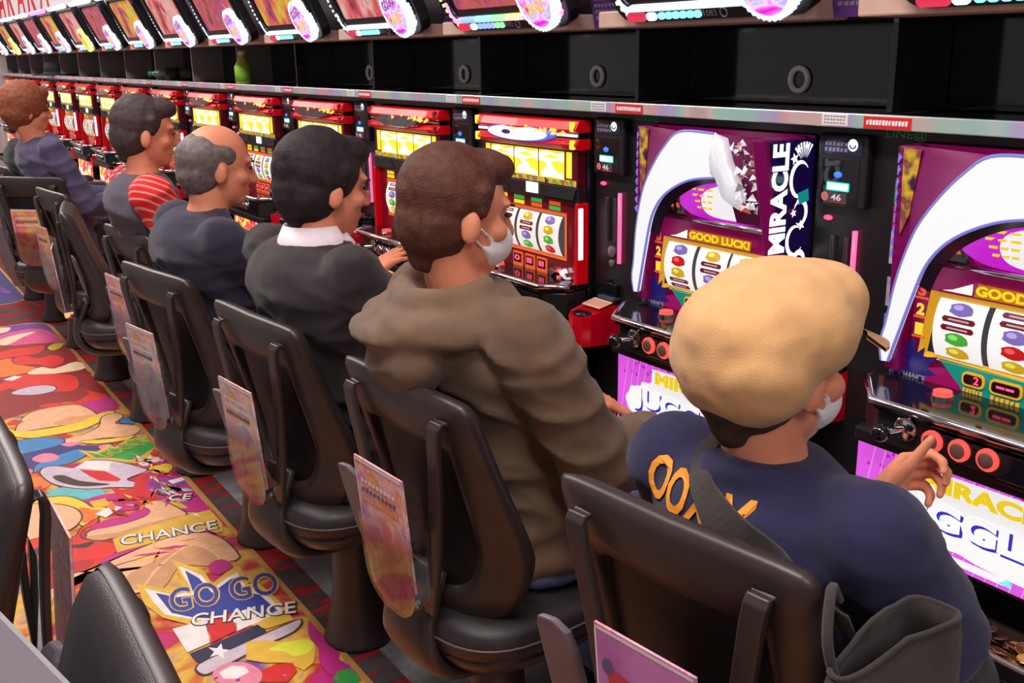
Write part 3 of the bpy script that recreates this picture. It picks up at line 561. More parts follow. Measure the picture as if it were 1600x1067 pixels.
def counter(i):
    t = thing('data_counter', (XC(i), 0, 0), label='', cat='counter display', group='data counters above the slot machines')
    gold = i in (9, 13); rb = i in (2, 10)
    b = MB(); b.box(-.285, .298, 1.47, 1.598, 1.549, 1.585, beige); b.build('base', t, bevel=.004)
    b = MB(); b.M = CM; o = rrect(-.19, .352, .0, .29, .05)
    b.prism([(x, 0, z) for x, z in o], (0, .035, 0), blk); b.build('housing', t, bevel=.003)
    b = MB(); b.M = CM; o = rrect(-.125, .300, .062, .254, .012)
    b.prism([(x, -.0035, z) for x, z in o], (0, .003, 0), scr_n[i % 3]); b.build('screen', t)
    b = MB(); b.M = CM
    b.box(-.125, .300, -.0045, -.0036, .045, .062, pm('screen_bar', S(34, 26, 28), .3)); b.text('%d' % 0, Matrix.Translation((.17, -.005, .049)) @ XZ, ink_gr, 1, fit=(.012, .009))
    b.build('screen_bar', t)
    b = MB(); b.M = CM; o = rrect(-.155, .330, .034, .270, .04)
    cols = [ledw]
    fr = pm('counter_frame_dark', S(60, 62, 70), .2, .7); b.tube([(x, -.003, z) for x, z in o], .0075, fr, 8, True)
    lm = ledw if not rb else ledp
    b.tube([(x, -.004, z) for x, z in spline([(-.158, 0, .075), (-.154, 0, .052), (-.140, 0, .038), (-.115, 0, .034), (.21, 0, .034), (.235, 0, .042), (.245, 0, .06)], 4) for x, z in ((x.x, x.z),)] if False else [(p.x, -.0045, p.z) for p in spline([(-.158, 0, .085), (-.154, 0, .052), (-.140, 0, .038), (-.115, 0, .034), (.29, 0, .034), (.318, 0, .042), (.328, 0, .06)], 4)], .0085, lm, 8)
    lo = [(x, -.0045, .034) for x in [-.115 + .012 * k for k in range(28)]]
    for k in range(27):
        if rb: b.tube([lo[k], lo[k + 1]], .0088, [ledb, ledc, ledgr, ledy, ledp][min(4, k // 6)], 8)
    b.build('led_frame', t, smooth=True)
    b = MB(); b.M = CM; b.tube([(-.30, -.010, .292), (-.29, -.012, .295), (.215, -.012, .295), (.225, -.010, .292)], [.008, .015, .015, .008], lm, 10); b.build('top_light_bar', t, smooth=True)
    # chips under the screen
    b = MB(); b.M = CM; o = rrect(-.155, -.095, .004, .023, .009); b.prism([(x, -.004, z) for x, z in o], (0, .005, 0), chipr); b.build('call_button', t)
    b = MB(); b.M = CM; o = rrect(-.093, -.062, .005, .022, .008); b.prism([(x, -.004, z) for x, z in o], (0, .005, 0), ledw); b.build('round_button', t)
    for k in range(6):
        b = MB(); b.M = CM; o = rrect(-.056 + k * .021, -.037 + k * .021, .007, .021, .006); b.prism([(x, -.004, z) for x, z in o], (0, .005, 0), (ledgr if k > 3 else ledb) if rb else ledc); b.build('led_dot', t)
    b = MB(); b.M = CM; b.text('1083' if i == 1 else '10%02d' % (84 - i * 1 - 0), Matrix.Translation((.075, -.0012, .008)) @ XZ, ink_gr, 1, fit=(.034, .012)); 
    b.tube([(.128 + .009 * math.cos(a), -.001, .014 + .009 * math.sin(a)) for a in [k * math.pi / 8 for k in range(16)]], .0012, ink_gr, 5, True); b.build('number_print', t)
    # dotted arc of lights at the left flank
    b = MB(); b.M = CM
    for k in range(12):
        a = math.radians(150 + 7 * k); b.box(-.06 + .135 * math.cos(a) - .003, -.06 + .135 * math.cos(a) + .003, -.004, .0, .12 + .135 * math.sin(a) - .004, .12 + .135 * math.sin(a) + .004, (ledy if rb else ledw) if k % 1 == 0 else ledc)
    tag(b.build('light_dots', t), kind='stuff')
    # medallion
    cx, cz = .268, .074; med = thing('medallion', (0, 0, 0)); med.parent = t
    med2 = t
    bpy.data.objects.remove(med)
    N = 72; b = MB(); b.M = CM
    ro = [(cx + (.0735 if k % 2 else .0700) * math.cos(2 * math.pi * k / N), cz + (.0735 if k % 2 else .0700) * math.sin(2 * math.pi * k / N)) for k in range(N)]
    ri = [(cx + .0605 * math.cos(2 * math.pi * k / N), cz + .0605 * math.sin(2 * math.pi * k / N)) for k in range(N)]
    b.loft([[(x, -.004, z) for x, z in ro], [(x, -.026, z) for x, z in ro], [(x, -.0285, z) for x, z in ri], [(x, -.026, z) for x, z in ri]], ledw if not gold else ledy, cap=False)
    mring = b.build('medallion_ring', t)
    b = MB(); b.M = CM; b.poly([(x, -.0275, z) for x, z in ri], medal_face if not gold else medal_gold)
    b.text('GOGO!', Matrix.Translation((cx - .045, -.0282, cz + .008)) @ XZ @ Matrix.Rotation(.3, 4, 'Z'), ink_p, 1, fit=(.082, .028), bold=.03)
    b.text('CHANCE', Matrix.Translation((cx - .043, -.0286, cz - .032)) @ XZ @ Matrix.Rotation(.12, 4, 'Z'), ink_y, 1, fit=(.08, .028), bold=.04)
    b.build('medallion_face', mring)
    return t
for i in range(NM):
    t = counter(i)
    t['label'] = ('data counter above the nearest purple slot machine, cut by the right edge' if i == 0 else
                  'data counter with white screen frame above the second purple slot machine' if i == 1 else
                  'data counter with rainbow screen frame above the nearest red slot machine' if i == 2 else
                  '%s data counter from the right, above a red slot machine%s' % (ORD[i], ', with a gold medallion' if i in (9, 13) else ''))
    if i < 10:
        f = thing('hanging_card', (XC(i) + .356, 1.552, 1.553), label='', cat='flyer', group='violet cards between the counters')
        fm = art('violet_card', [S(60, 30, 110), S(110, 60, 150), S(80, 40, 130), S(150, 90, 160)], scale=18, detail=3)
        b = MB(); b.M = Matrix.Rotation(.22, 4, 'X'); b.box(-.052, .052, -.002, .002, 0, .24, fm)
        b.prism([(-.02, -.003, .11), (.02, -.003, .11), (0, -.003, .075)], (0, .001, 0), pm('orange_ink', S(226, 120, 40), .5))
        rnd = random.Random(i)
        for k in range(4): dash(b, -.04, .04, .02 + k * .014, .008, -.0026, inkg, 6, rnd)
        b.build('card', f)
        f['label'] = 'violet flyer card hanging right of the %s data counter' % (ORD[i] + ' (nearest)' if i == 0 else ORD[i])

# ================================================================ SLOT MACHINES
yel = lit('lamp_yellow', (1, .78, .04), .98); yelw = lit('lamp_warm_white', (1, .97, .80), 1.1); wht = lit('panel_white', (.95, .96, .98), .80)
mag = lit('panel_magenta', S(236, 96, 240), .75); magd = lit('panel_magenta_dark', S(214, 30, 220), .75); whb = lit('panel_white_bright', (1, 1, 1), .80)
cyn = lit('panel_cyan', S(120, 235, 235), 1.0); blu = lit('panel_blue', S(50, 50, 190), .8)
reelw = lit('reel_white', (.93, .90, .90), .85); reelwarm = lit('reel_warm', (1, .9, .82), .75)
segr = lit('segment_red', (1, .06, .16), 2.0); segd = pm('segment_black', S(34, 8, 20), .2)
lensred = lit('button_red_lit', (1, .10, .08), .9)
mor = pm('panelprint_magenta_deep', S(150, 6, 92), .3, emis=S(150, 6, 92), es=.25); teal = pm('panelprint_teal', S(10, 140, 126), .35, emis=S(10, 140, 126), es=.25)
navyp = pm('panelprint_navy_burst', S(34, 26, 108), .3, emis=S(34, 26, 108), es=.25); goldp = pm('panelprint_gold', S(226, 168, 32), .35, emis=S(226, 168, 32), es=.3)
orap = lit('panelprint_orange', S(238, 100, 40), .7); yelp = lit('panelprint_yellow', S(244, 210, 40), .9)
fire = art('belly_fire', [S(20, 14, 70), S(200, 40, 120), S(240, 80, 20), S(255, 190, 20), (1, 1, .8), (1, 1, 1)], scale=17, strength=1.35, detail=6, distort=.8, lo=.32, hi=.62)
crys = lit('crystal_violet', S(150, 120, 240), .8)
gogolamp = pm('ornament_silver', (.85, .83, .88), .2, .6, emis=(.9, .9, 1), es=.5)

def FX(y): return Matrix.Translation((0, y, 0)) @ XZ
def ftext(b, txt, x, z, w, h, y, mat, bold=.02): b.text(txt, Matrix.Translation((x, y, z)) @ XZ, mat, 1, fit=(w, h), bold=bold)
def disc(b, x, z, r, y, mat, n=20, rz=None): b.poly([(x + r * math.cos(2 * math.pi * k / n), y, z + (rz or r) * math.sin(2 * math.pi * k / n)) for k in range(n)], mat)

def reel(par, x0, x1, zc, yc, R, mat, half, seed):
    """one drum strip with its symbols"""
    b = MB(); A = []; B = []
    for k in range(13):
        a = math.radians(-half + 2 * half * k / 12); A.append((x0, yc - R * math.cos(a), zc + R * math.sin(a))); B.append((x1, yc - R * math.cos(a), zc + R * math.sin(a)))
    b.strip(A, B, mat)
    rnd = random.Random(seed); xm = (x0 + x1) / 2; w = (x1 - x0) * .30
    syms = [('bar', (S(120, 20, 40),)), ('grape', (S(90, 190, 60),)), ('bell', (S(240, 190, 30),)), ('cherry', (S(220, 30, 30),)), ('rhino', (S(140, 120, 200),))]
    rnd.shuffle(syms)
    for k, a in enumerate((-.72, -.24, .24, .72)):
        nm, cs = syms[k]; ang = a * math.radians(half); R2 = R + .0008
        m = lit('sym_' + nm, cs[0], .55)
        def pt(dx, ds): return (xm + dx, yc - R2 * math.cos(ang + ds / R), zc + R2 * math.sin(ang + ds / R))
        if nm == 'bar':
            for q in (-.0075, .0075):
                b.poly([pt(dx * w, q + dz) for dx, dz in ((-1, -.005), (1, -.005), (1.15, 0), (1, .005), (-1, .005), (-1.15, 0))], m)
                b.poly([pt(dx * w * .7, q + dz) for dx, dz in ((-1, -.0015), (1, -.0015), (1, .0015), (-1, .0015))], lit('sym_ink', S(230, 190, 190), .5))
        else:
            b.poly([pt(w * .8 * math.cos(2 * math.pi * j / 12) * (1 + .15 * math.sin(3 * j)), .012 * math.sin(2 * math.pi * j / 12)) for j in range(12)], m)
            R2 = R + .0014
            b.poly([pt(w * .35 * math.cos(2 * math.pi * j / 8) - w * .2, .005 * math.sin(2 * math.pi * j / 8) + .003) for j in range(8)], lit('sym_hi_' + nm, tuple(min(1, c * 1.8 + .12) for c in cs[0]), .6))
    return b.build('reel', par, smooth=False)

def tray_and_deck(t, dxr, ydk, panel_mat, btn_mat, lever_left=True):
    """control deck, stop buttons, lever, coin tray common to both kinds"""
    zt = .926
    b = MB(); pl = [(-.237, 1.58), (-.237, 1.515), (-dxr, ydk), (dxr, ydk), (.237, 1.515), (.237, 1.58)]
    b.prism([(x, y, zt - .022) for x, y in pl], (0, 0, .018), blkg); b.build('deck_top', t, bevel=.003)
    b = MB(); e = [(-.238, 1.53, zt), (-.238, 1.513, zt), (-dxr - .001, ydk - .003, zt), (dxr + .001, ydk - .003, zt), (.238, 1.513, zt), (.238, 1.53, zt)]
    b.tube([(x, y, z - .006) for x, y, z in e], .0075, chrome, 8); b.build('deck_chrome_edge', t, smooth=True)
    b = MB(); q = [(x, y + .012 if abs(x) < .2 else y) for x, y in pl]
    b.prism([(x, y, .842) for x, y in q], (0, 0, zt - .0222 - .842), blk); b.build('control_panel', t, bevel=.004)
    b = MB(); b.box(-dxr + .105, dxr - .01, ydk + .004, ydk + .0125, .852, .898, panel_mat); b.build('button_plate', t, bevel=.004)
    for k, x in enumerate((-.034, .015, .064)):
        b = MB(); R = Matrix.Rotation(math.pi / 2, 3, 'X')
        b.lathe([(.0185, 0), (.0185, .005), (.0165, .008), (.0120, .007)], btn_mat, 24, (x, ydk + .004, .880), R); bb = b.build('stop_button', t, smooth=True, auto=.7)
        b = MB(); b.lathe([(.0125, .004), (.0125, .0095), (.010, .011), (.001, .0113)], pm('button_cap', S(120, 92, 88), .35, .4), 20, (x, ydk + .004, .880), R); b.build('button_cap', bb, smooth=True, auto=.7)
    # lever
    b = MB(); R = Matrix.Rotation(math.pi / 2, 3, 'X'); b.lathe([(.021, 0), (.021, .008), (.016, .012), (.001, .012)], chrome, 20, (-.088, ydk + .012, .884), R); lv = b.build('start_lever', t, smooth=True, auto=.7)
    b = MB(); b.cap((-.09, ydk + .002, .884), (-.104, ydk - .028, .882), .005, .005, chrome); b.ell((-.106, ydk - .035, .881), (.0155, .0155, .0155), blkg); b.build('lever_knob', lv, smooth=True)
    b = MB(); b.lathe([(.011, 0), (.011, .004), (.0075, .005), (.001, .005)], chrome, 16, (-.175, (ydk + 1.515) / 2 + .008, .885), Matrix.Rotation(math.pi / 2, 3, 'X')); b.build('keyhole', t, smooth=True, auto=.7)
    b = MB(); b.lathe([(.019, 0), (.019, .006), (.001, .006)], chrome, 20, (-.085, 1.515, zt - .004)); bt = b.build('bet_button', t)
    b = MB(); b.lathe([(.016, .006), (.0155, .013), (.001, .014)], lensred, 20, (-.085, 1.515, zt - .004)); b.build('red_lens', bt, smooth=True, auto=.7)
    b = MB(); b.box(-.225, .225, 1.47, 1.512, .812, .8415, blk); b.build('lower_ledge', t, bevel=.006)
    # coin tray
    b = MB(); y0, y1 = 1.385, 1.50
    b.box(-.225, .225, y0, y1, .545, .552, blkm); b.box(-.225, .225, y0, y0 + .008, .552, .578, blk); b.box(-.225, -.215, y0 + .008, y1, .552, .60, blk); b.box(.215, .225, y0 + .008, y1, .552, .60, blk)
    b.build('coin_tray', t, bevel=.003)
    b = MB(); b.tube([(-.226, y0 + .004, .580), (.226, y0 + .004, .580)], .005, pm('tray_lip', S(140, 124, 126), .35, .3), 8); b.build('tray_lip', t, smooth=True)
    b = MB(); b.box(-.06, .02, 1.494, 1.5, .56, .62, blkm); b.box(-.045, .005, 1.4925, 1.4945, .572, .606, blkg); b.build('payout_chute', t, bevel=.002)

def purple_machine(i):
    t = thing('slot_machine', (XC(i), 0, 0), label='', cat='slot machine', group='slot machines along the island')
    b = MB(); b.box(-.237, .237, 1.60, 2.0, .536, 1.337, blk); b.build('cabinet', t, bevel=.004)
    b = MB(); b.box(-.237, .237, 1.585, 1.5999, .842, 1.337, mor); b.build('front_door', t)
    # side wings, leaning forward towards the top
    def wing(s):
        b = MB(); xo = s * .237; xi = s * .205
        prof = [(1.605, .93), (1.555, .93), (1.52, 1.05), (1.475, 1.25), (1.456, 1.336), (1.605, 1.336)] if s > 0 else [(1.605, .93), (1.556, .93), (1.552, 1.10), (1.548, 1.336), (1.605, 1.336)]
        b.prism([(xo, y, z) for y, z in prof], (xi - xo, 0, 0), purp); return b.build('side_wing', t, bevel=.004)
    wl = wing(-1); wr = wing(1)
    # lit side plate with the lettering
    b = MB(); x = .2385
    b.poly([(x, 1.472, 1.332), (x, 1.600, 1.332), (x, 1.600, .96), (x, 1.56, .96), (x, 1.520, 1.10)], pm('side_plate', S(24, 10, 54), .12, emis=S(30, 12, 84), es=.25))
    wp = lit('etched_white', (.97, .96, 1), 1.1)
    SM = Matrix(((0, 0, 1, x + .0006), (0, -1, 0, 1.528), (1, 0, 0, .975), (0, 0, 0, 1)))   # text x -> +z, text y -> -y
    b.text('MIRACLE', SM @ Matrix.Translation((.140, 0, 0)), wp, 1, fit=(.212, .046), bold=.045)
    for (yy, zz, r) in ((1.553, 1.312, .009), (1.543, 1.296, .012), (1.575, 1.318, .008), (1.565, 1.215, .010), (1.548, 1.19, .009), (1.572, 1.165, .011)):
        b.poly([(x + .0006, yy + (r if k % 2 else r * .45) * math.cos(k * math.pi / 5), zz + (r if k % 2 else r * .45) * math.sin(k * math.pi / 5)) for k in range(10)], wp)
    for k in range(7):   # fan of rays and curls
        a = math.radians(60 + 12 * k); b.poly([(x + .0006, 1.57 + .012 * math.cos(a), 1.285 + .012 * math.sin(a)), (x + .0006, 1.57 + .040 * math.cos(a + .05), 1.285 + .042 * math.sin(a + .05)), (x + .0006, 1.57 + .040 * math.cos(a - .08), 1.285 + .042 * math.sin(a - .08))], wp)
    for c0, c1, rr, a0, a1 in ((1.562, 1.255, .026, 40, 300), (1.566, 1.19, .018, -120, 160), (1.556, 1.135, .022, 60, 330), (1.570, 1.09, .016, -60, 220)):
        pts = [(c0 + rr * math.cos(math.radians(a0 + (a1 - a0) * k / 14)), c1 + rr * 1.3 * math.sin(math.radians(a0 + (a1 - a0) * k / 14)), .0045 * math.sin(math.pi * (k + .6) / 15.2)) for k in range(15)]
        b.strip([(x + .0006, c0 + (rr + w) / rr * (py - c0), c1 + (rr + w) / rr * (pz - c1)) for py, pz, w in pts], [(x + .0006, c0 + (rr - w) / rr * (py - c0), c1 + (rr - w) / rr * (pz - c1)) for py, pz, w in pts], wp)
    b.poly([(x + .0007, 1.556, 1.228), (x + .0007, 1.586, 1.236), (x + .0007, 1.590, 1.212), (x + .0007, 1.562, 1.206)], lit('etched_teal', S(20, 150, 150), .7))
    b.build('lit_side_plate', wr)
    # left edge crystals and picture strip
    b = MB()
    for k in range(9):
        z0 = 1.322 - k * .021; w = .012 * (1 - k / 11)
        b.prism([(-.2372, 1.548 + k * .0003, z0), (-.2372 + w, 1.538 + k * .0003, z0 - .006), (-.2372, 1.548 + k * .0003, z0 - .017)], (-.004, .01, 0), crys)
    tag(b.build('crystal_strip', wl), kind='stuff')
    AP = Matrix.Translation((0, 1.55, .949)) @ Matrix.Rotation(math.atan(.169), 4, 'X')   # leaning upper panel
    SC = math.sqrt(1 + .169 ** 2)
    def ap(x, z, d=0.0): return tuple(AP @ Vector((x, -d, (z - .949) * SC)))
    up = MB()
    up.poly([ap(-.205, .93), ap(-.205, 1.332), ap(.205, 1.332), ap(.205, .93)][::-1], mor) if False else None
    outer = [(-.235, .948), (-.236, .985), (-.222, 1.026), (-.203, 1.095), (-.183, 1.15), (-.155, 1.208), (-.117, 1.258), (-.071, 1.304), (-.018, 1.338)]
    inner = [(-.221, .950), (-.194, 1.018), (-.172, 1.072), (-.148, 1.128), (-.128, 1.160), (-.101, 1.188), (-.067, 1.211), (-.021, 1.232), (.021, 1.243), (.076, 1.25)]
    so = spline([(x, 0, z) for x, z in outer] + [(.08, 0, 1.339)], 5); si = spline([(x, 0, z) for x, z in inner], 5)
    def resamp(pts, n):
        L = [0]
        for a, c in zip(pts, pts[1:]): L.append(L[-1] + (c - a).length)
        out = []; j = 0
        for k in range(n):
            s_ = L[-1] * k / (n - 1)
            while j < len(pts) - 2 and L[j + 1] < s_: j += 1
            u = (s_ - L[j]) / max(1e-9, L[j + 1] - L[j]); out.append(pts[j].lerp(pts[j + 1], min(1, max(0, u))))
        return out
    so = resamp(so, 40); si = resamp(si, 40)
    # purple field outside the arch (left), backing and top
    b = MB(); sl = [p for p in so if p.x < -.012]
    b.loft([[tuple(Vector(ap(p.x, p.z, -.002)).lerp(Vector((min(p.x, -.206), 1.549, p.z)), u / 6)) for p in sl] for u in range(7)], purp, cap=False, closed=False); b.build('arch_surround', t, smooth=True)
    b = MB()
    b.poly([ap(.07, 1.336, -.004), ap(.205, 1.336, -.004), ap(.205, 1.14, -.05), ap(.07, 1.14, -.05)], purp)
    b.build('upper_right_field', t); b = MB()
    b.prism([(-.226, 1.545, 1.332), (-.185, 1.537, 1.332), (-.203, 1.544, 1.22), (-.222, 1.548, 1.18)], (0, .002, 0), art('picture_strip', [S(60, 20, 60), S(230, 190, 40), S(120, 60, 60), S(220, 130, 90)], scale=24, detail=2))
    b.build('picture_strip', t)
    b = MB()
    b.loft([[ap(p.x, p.z, -.004) for p in so] + [ap(p.x, p.z, -.004) for p in reversed(si)], [ap(p.x, p.z, .006) for p in so] + [ap(p.x, p.z, .006) for p in reversed(si)]], wht)
    arch = b.build('lit_arch', t)
    b = MB(); vio = lit('arch_edge_violet', S(140, 140, 235), .6)
    b.tube([ap(p.x, p.z, .004) for p in so], .0032, vio, 6); b.tube([ap(p.x, p.z, .004) for p in si], .0030, vio, 6); b.build('arch_edge', arch, smooth=True)
    b = MB(); dk = pm('arch_band_dark', S(60, 40, 60), .2, .4)  # dark glossy band along the inner edge of the arch
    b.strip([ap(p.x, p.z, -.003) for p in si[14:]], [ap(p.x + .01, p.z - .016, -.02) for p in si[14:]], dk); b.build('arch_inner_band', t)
    # oval picture under the arch
    b = MB(); ov = [(-.128, 1.175), (-.124, 1.197), (-.081, 1.212), (-.01, 1.226), (.08, 1.232), (.15, 1.222), (.19, 1.19), (.17, 1.158), (.1, 1.144), (.041, 1.142), (-.041, 1.144), (-.09, 1.152)]
    b.poly([(v.x, 1.578, v.z) for v in spline([(x, 0, z) for x, z in ov], 4, True)], magd)
    ov2 = [(-.05, 1.18), (-.035, 1.205), (.03, 1.222), (.11, 1.22), (.15, 1.19), (.12, 1.155), (.03, 1.148), (-.03, 1.155)]
    b.poly([(v.x, 1.5772, v.z) for v in spline([(x, 0, z) for x, z in ov2], 4, True)], lit('oval_glow', (1, .96, 1), .82))
    rnd = random.Random(3)
    for k in range(4): dash(b, -.085 + k * .008, -.01, 1.203 - k * .013, .005, 1.5766, yelp, 3, rnd)
    b.build('oval_picture', t)
    b = MB()
    for k in range(5):   # striped flank left of the oval
        x0 = -.205 + .020 * k; b.poly([(x0, 1.5775, 1.145 + .006), (x0 + .011, 1.5775, 1.145 + .006), (x0 + .000, 1.5775, 1.165 + .012 * k ** .8), (x0 - .010, 1.5775, 1.165 + .012 * k ** .8)], pm('flank_grey', S(70, 62, 68), .3, .3))
        b.poly([(x0 - .003, 1.577, 1.158), (x0 + .007, 1.577, 1.158), (x0 + .003, 1.577, 1.168), (x0 - .007, 1.577, 1.168)], orap)
    b.poly([(-.215, 1.5785, 1.142), (-.10, 1.5785, 1.142), (-.125, 1.5785, 1.205), (-.215, 1.5785, 1.16)], blkg)
    b.build('striped_flank', t)
    # chrome horn ornament right of the arch
    b = MB(); lf = [(.081, 1.337), (.066, 1.305), (.068, 1.262), (.09, 1.255), (.104, 1.228), (.117, 1.204), (.142, 1.192), (.150, 1.214), (.138, 1.25), (.122, 1.285), (.112, 1.33)]
    b.loft([[ap(x, z, -.004) for x, z in lf], [ap(x, z, .012) for x, z in lf], [ap(.104 + (x - .104) * .55, 1.262 + (z - 1.262) * .75, .026) for x, z in lf]], gogolamp); b.build('chrome_ornament', t, smooth=True)
    rnd = random.Random(8); b = MB()
    for k in range(60):
        x = rnd.uniform(.145, .20); z = rnd.uniform(1.19, 1.325); s_ = rnd.uniform(.005, .011); d = rnd.uniform(0, .02); a = rnd.uniform(0, 6)
        b.poly([ap(x + s_ * math.cos(a), z + s_ * math.sin(a), d), ap(x + s_ * math.cos(a + 2.1), z + s_ * math.sin(a + 2.1), d + .008), ap(x + s_ * math.cos(a + 4.2), z + s_ * math.sin(a + 4.2), d - .004)], rnd.choice([gogolamp, chrome, pm('facet_rose', S(190, 110, 110), .12, .9)]))
    tag(b.build('crystal_facets', t), kind='stuff')
    b = MB(); b.tube([(-.215, 1.572, 1.1375), (.205, 1.572, 1.1375)], .0055, chrome, 8); b.build('chrome_bar', t, smooth=True)
    # reel window
    b = MB(); o = [(-.166, 1.088), (.166, 1.088), (.166, .966), (-.182, .966)]; n_ = [(-.150, 1.078), (.150, 1.078), (.150, .976), (-.165, .976)]
    for k in range(4):
        k2 = (k + 1) % 4; b.add([(o[k][0], 1.574, o[k][1]), (o[k2][0], 1.574, o[k2][1]), (n_[k2][0], 1.578, n_[k2][1]), (n_[k][0], 1.578, n_[k][1])], [(0, 1, 2, 3)], goldp)
    b.build('window_frame', t)
    b = MB(); b.poly([(-.165, 1.5795, 1.08), (.15, 1.5795, 1.08), (.15, 1.5795, .975), (-.165, 1.5795, .975)], pm('reel_well', S(52, 44, 54), .3)); b.build('reel_well', t)
    for k, x0 in enumerate((-.142, -.038, .062)): reel(t, x0 - .004, x0 + .089, 1.027, 1.657, .098, reelw, 32, i * 3 + k)
    # printed panels round the window
    b = MB(); y = 1.5742
    ftext(b, 'GOOD LUCK!', -.082, 1.093, .185, .018, y, yelp, .05); b.poly([(-.085, y + .0003, 1.0905), (.105, y + .0003, 1.0905), (.107, y + .0003, 1.112), (-.078, y + .0003, 1.114)], lit('panelprint_amber', S(206, 130, 20), .6))
    b.poly([(-.145, y, 1.092), (-.125, y, 1.096), (-.088, y, 1.112), (-.088, y, 1.092)], lit('panelprint_cream', (1, .97, .85), .9))
    for z, cc, ch in ((1.083, orap, '3'), (1.048, yelp, '2'), (1.012, yelp, '1')):
        ftext(b, ch, -.192, z - .009, .017, .022, y, cc, .05); ftext(b, ch if ch == '3' else ch, -.226, z - .009, .013, .022, y, cc, .05)
        b.box(-.197, -.170, y + .0002, y + .0006, z - .0145, z - .0105, orap)
    y = 1.5738
    st = [(-.233, .955), (-.209, .980), (-.189, .994), (-.185, .967), (-.167, .983), (-.169, .964), (-.139, .971), (-.160, .947), (-.139, .937), (-.162, .930), (-.170, .914), (-.236, .912)]
    b.poly([(x, y, z) for x, z in st], navyp)
    b.poly([(x, y + .0004, z) for x, z in [(-.139, .970), (.205, .964), (.205, .900), (-.149, .905), (-.10, .935)]], teal)
    b.poly([(x, y + .0002, z) for x, z in [(-.160, .947), (-.125, .955), (-.095, .932), (-.07, .903), (-.165, .903)]], mor)
    b.poly([(x, y + .0001, z) for x, z in [(-.07, .903), (-.095, .915), (.02, .908), (.205, .905), (.205, .898)]], mor)
    ftext(b, 'PC CHANCE', -.236, .918, .075, .012, y - .0004, pm('panelprint_silver', S(190, 180, 190), .4), .02)
    b.build('printed_panel', t)
    for (x0, x1, z0, z1, tx) in ((-.088, -.046, .935, .960, '2'), (-.036, .022, .934, .960, '--')):
        b = MB(); o = rrect(x0, x1, z0, z1, .009); o2 = rrect(x0 + .004, x1 - .004, z0 + .004, z1 - .004, .006)
        b.prism([(x, 1.570, z) for x, z in o], (0, .003, 0), goldp); b.prism([(x, 1.569, z) for x, z in o2], (0, .002, 0), segd)
        ftext(b, tx, (x0 + x1) / 2 + (.002 if tx == '2' else -.016), z0 + (.006 if tx == '2' else .012), .010 if tx == '2' else .032, .014 if tx == '2' else .004, 1.5684, segr, .02)
        rnd = random.Random(1); dash(b, x0 + .002, x1 - .002, z0 - .012, .008, 1.5733, goldp, 6, rnd); b.build('digit_display', t)
    tray_and_deck(t, .150, 1.42, blkg, lensred)
    b = MB(); b.poly([(-.2385, 1.518, .842), (-.2385, 1.518, .90), (-.152, 1.434, .90), (-.152, 1.434, .842)], purp); b.build('deck_left_panel', t)
    # belly panel
    b = MB(); b.box(-.241, .241, 1.502, 1.60, .624, .811, blk); b.build('belly_frame', t, bevel=.004)
    b = MB(); y = 1.5008; b.box(-.236, .236, y, y + .001, .632, .804, mag)
    for k in range(26):
        x = -.25 + k * .022; b.poly([(max(-.236, x), y - .0003, .632), (max(-.236, x + .0016), y - .0003, .632), (min(.236, x + .0316), y - .0003, .804), (min(.236, x + .030), y - .0003, .804)], lit('belly_line', S(250, 170, 250), .8)) if x > -.236 and x < .2 else None
    for k in range(40):
        rr = random.Random(k); x = rr.uniform(-.22, .2); z = rr.uniform(.755, .80); b.poly([(x, y - .0002, z), (x + .012, y - .0002, z + .002), (x + .004, y - .0002, z + .009)], magd)
    cl = [(-.205, .70), (-.195, .715), (-.185, .733), (-.155, .738), (-.145, .752), (-.115, .757), (-.11, .785), (-.09, .793), (.12, .797), (.16, .792), (.18, .77), (.225, .75), (.228, .68), (.20, .66), (.12, .652), (.03, .655), (-.02, .662), (-.06, .655), (-.09, .662), (-.13, .66), (-.16, .668), (-.19, .672)]
    b.poly([(v.x, y - .0006, v.z) for v in spline([(x, 0, z) for x, z in cl], 4, True)], whb)
    ftext(b, 'MIRACLE', -.100, .759, .250, .031, y - .0012, yelp, .055)
    ftext(b, 'JUGGLER', -.172, .676, .38, .060, y - .0011, blu, .05); ftext(b, 'JUGGLER', -.178, .6805, .38, .060, y - .0017, whb, .055)
    b.poly([(-.150, y - .001, .727), (-.06, y - .001, .718), (-.045, y - .001, .708), (-.09, y - .001, .720)], cyn)
    for x0, x1 in ((-.21, -.135), (-.115, .075)):
        o = rrect(x0, x1, .640, .653, .006); b.poly([(x, y - .0007, z) for x, z in o], whb)
    b.poly([(-.12, y - .0009, .640), (-.10, y - .0009, .653), (-.118, y - .0009, .656)], cyn); b.poly([(.06, y - .0009, .642), (.08, y - .0009, .655), (.085, y - .0009, .640)], cyn)
    b.build('belly_picture', t)
    b = MB(); b.box(.02, .11, 1.3838, 1.3848, .505, .54, pm('tray_sticker_red', S(206, 60, 30), .5)); b.box(.022, .108, 1.3832, 1.3838, .517, .529, pm('tray_sticker_pale', S(190, 150, 150), .5)); b.build('tray_sticker', t)
    b = MB(); b.box(-.225, .225, 1.385, 1.40, .49, .545, blkm); b.build('tray_apron', t, bevel=.003)
    return t

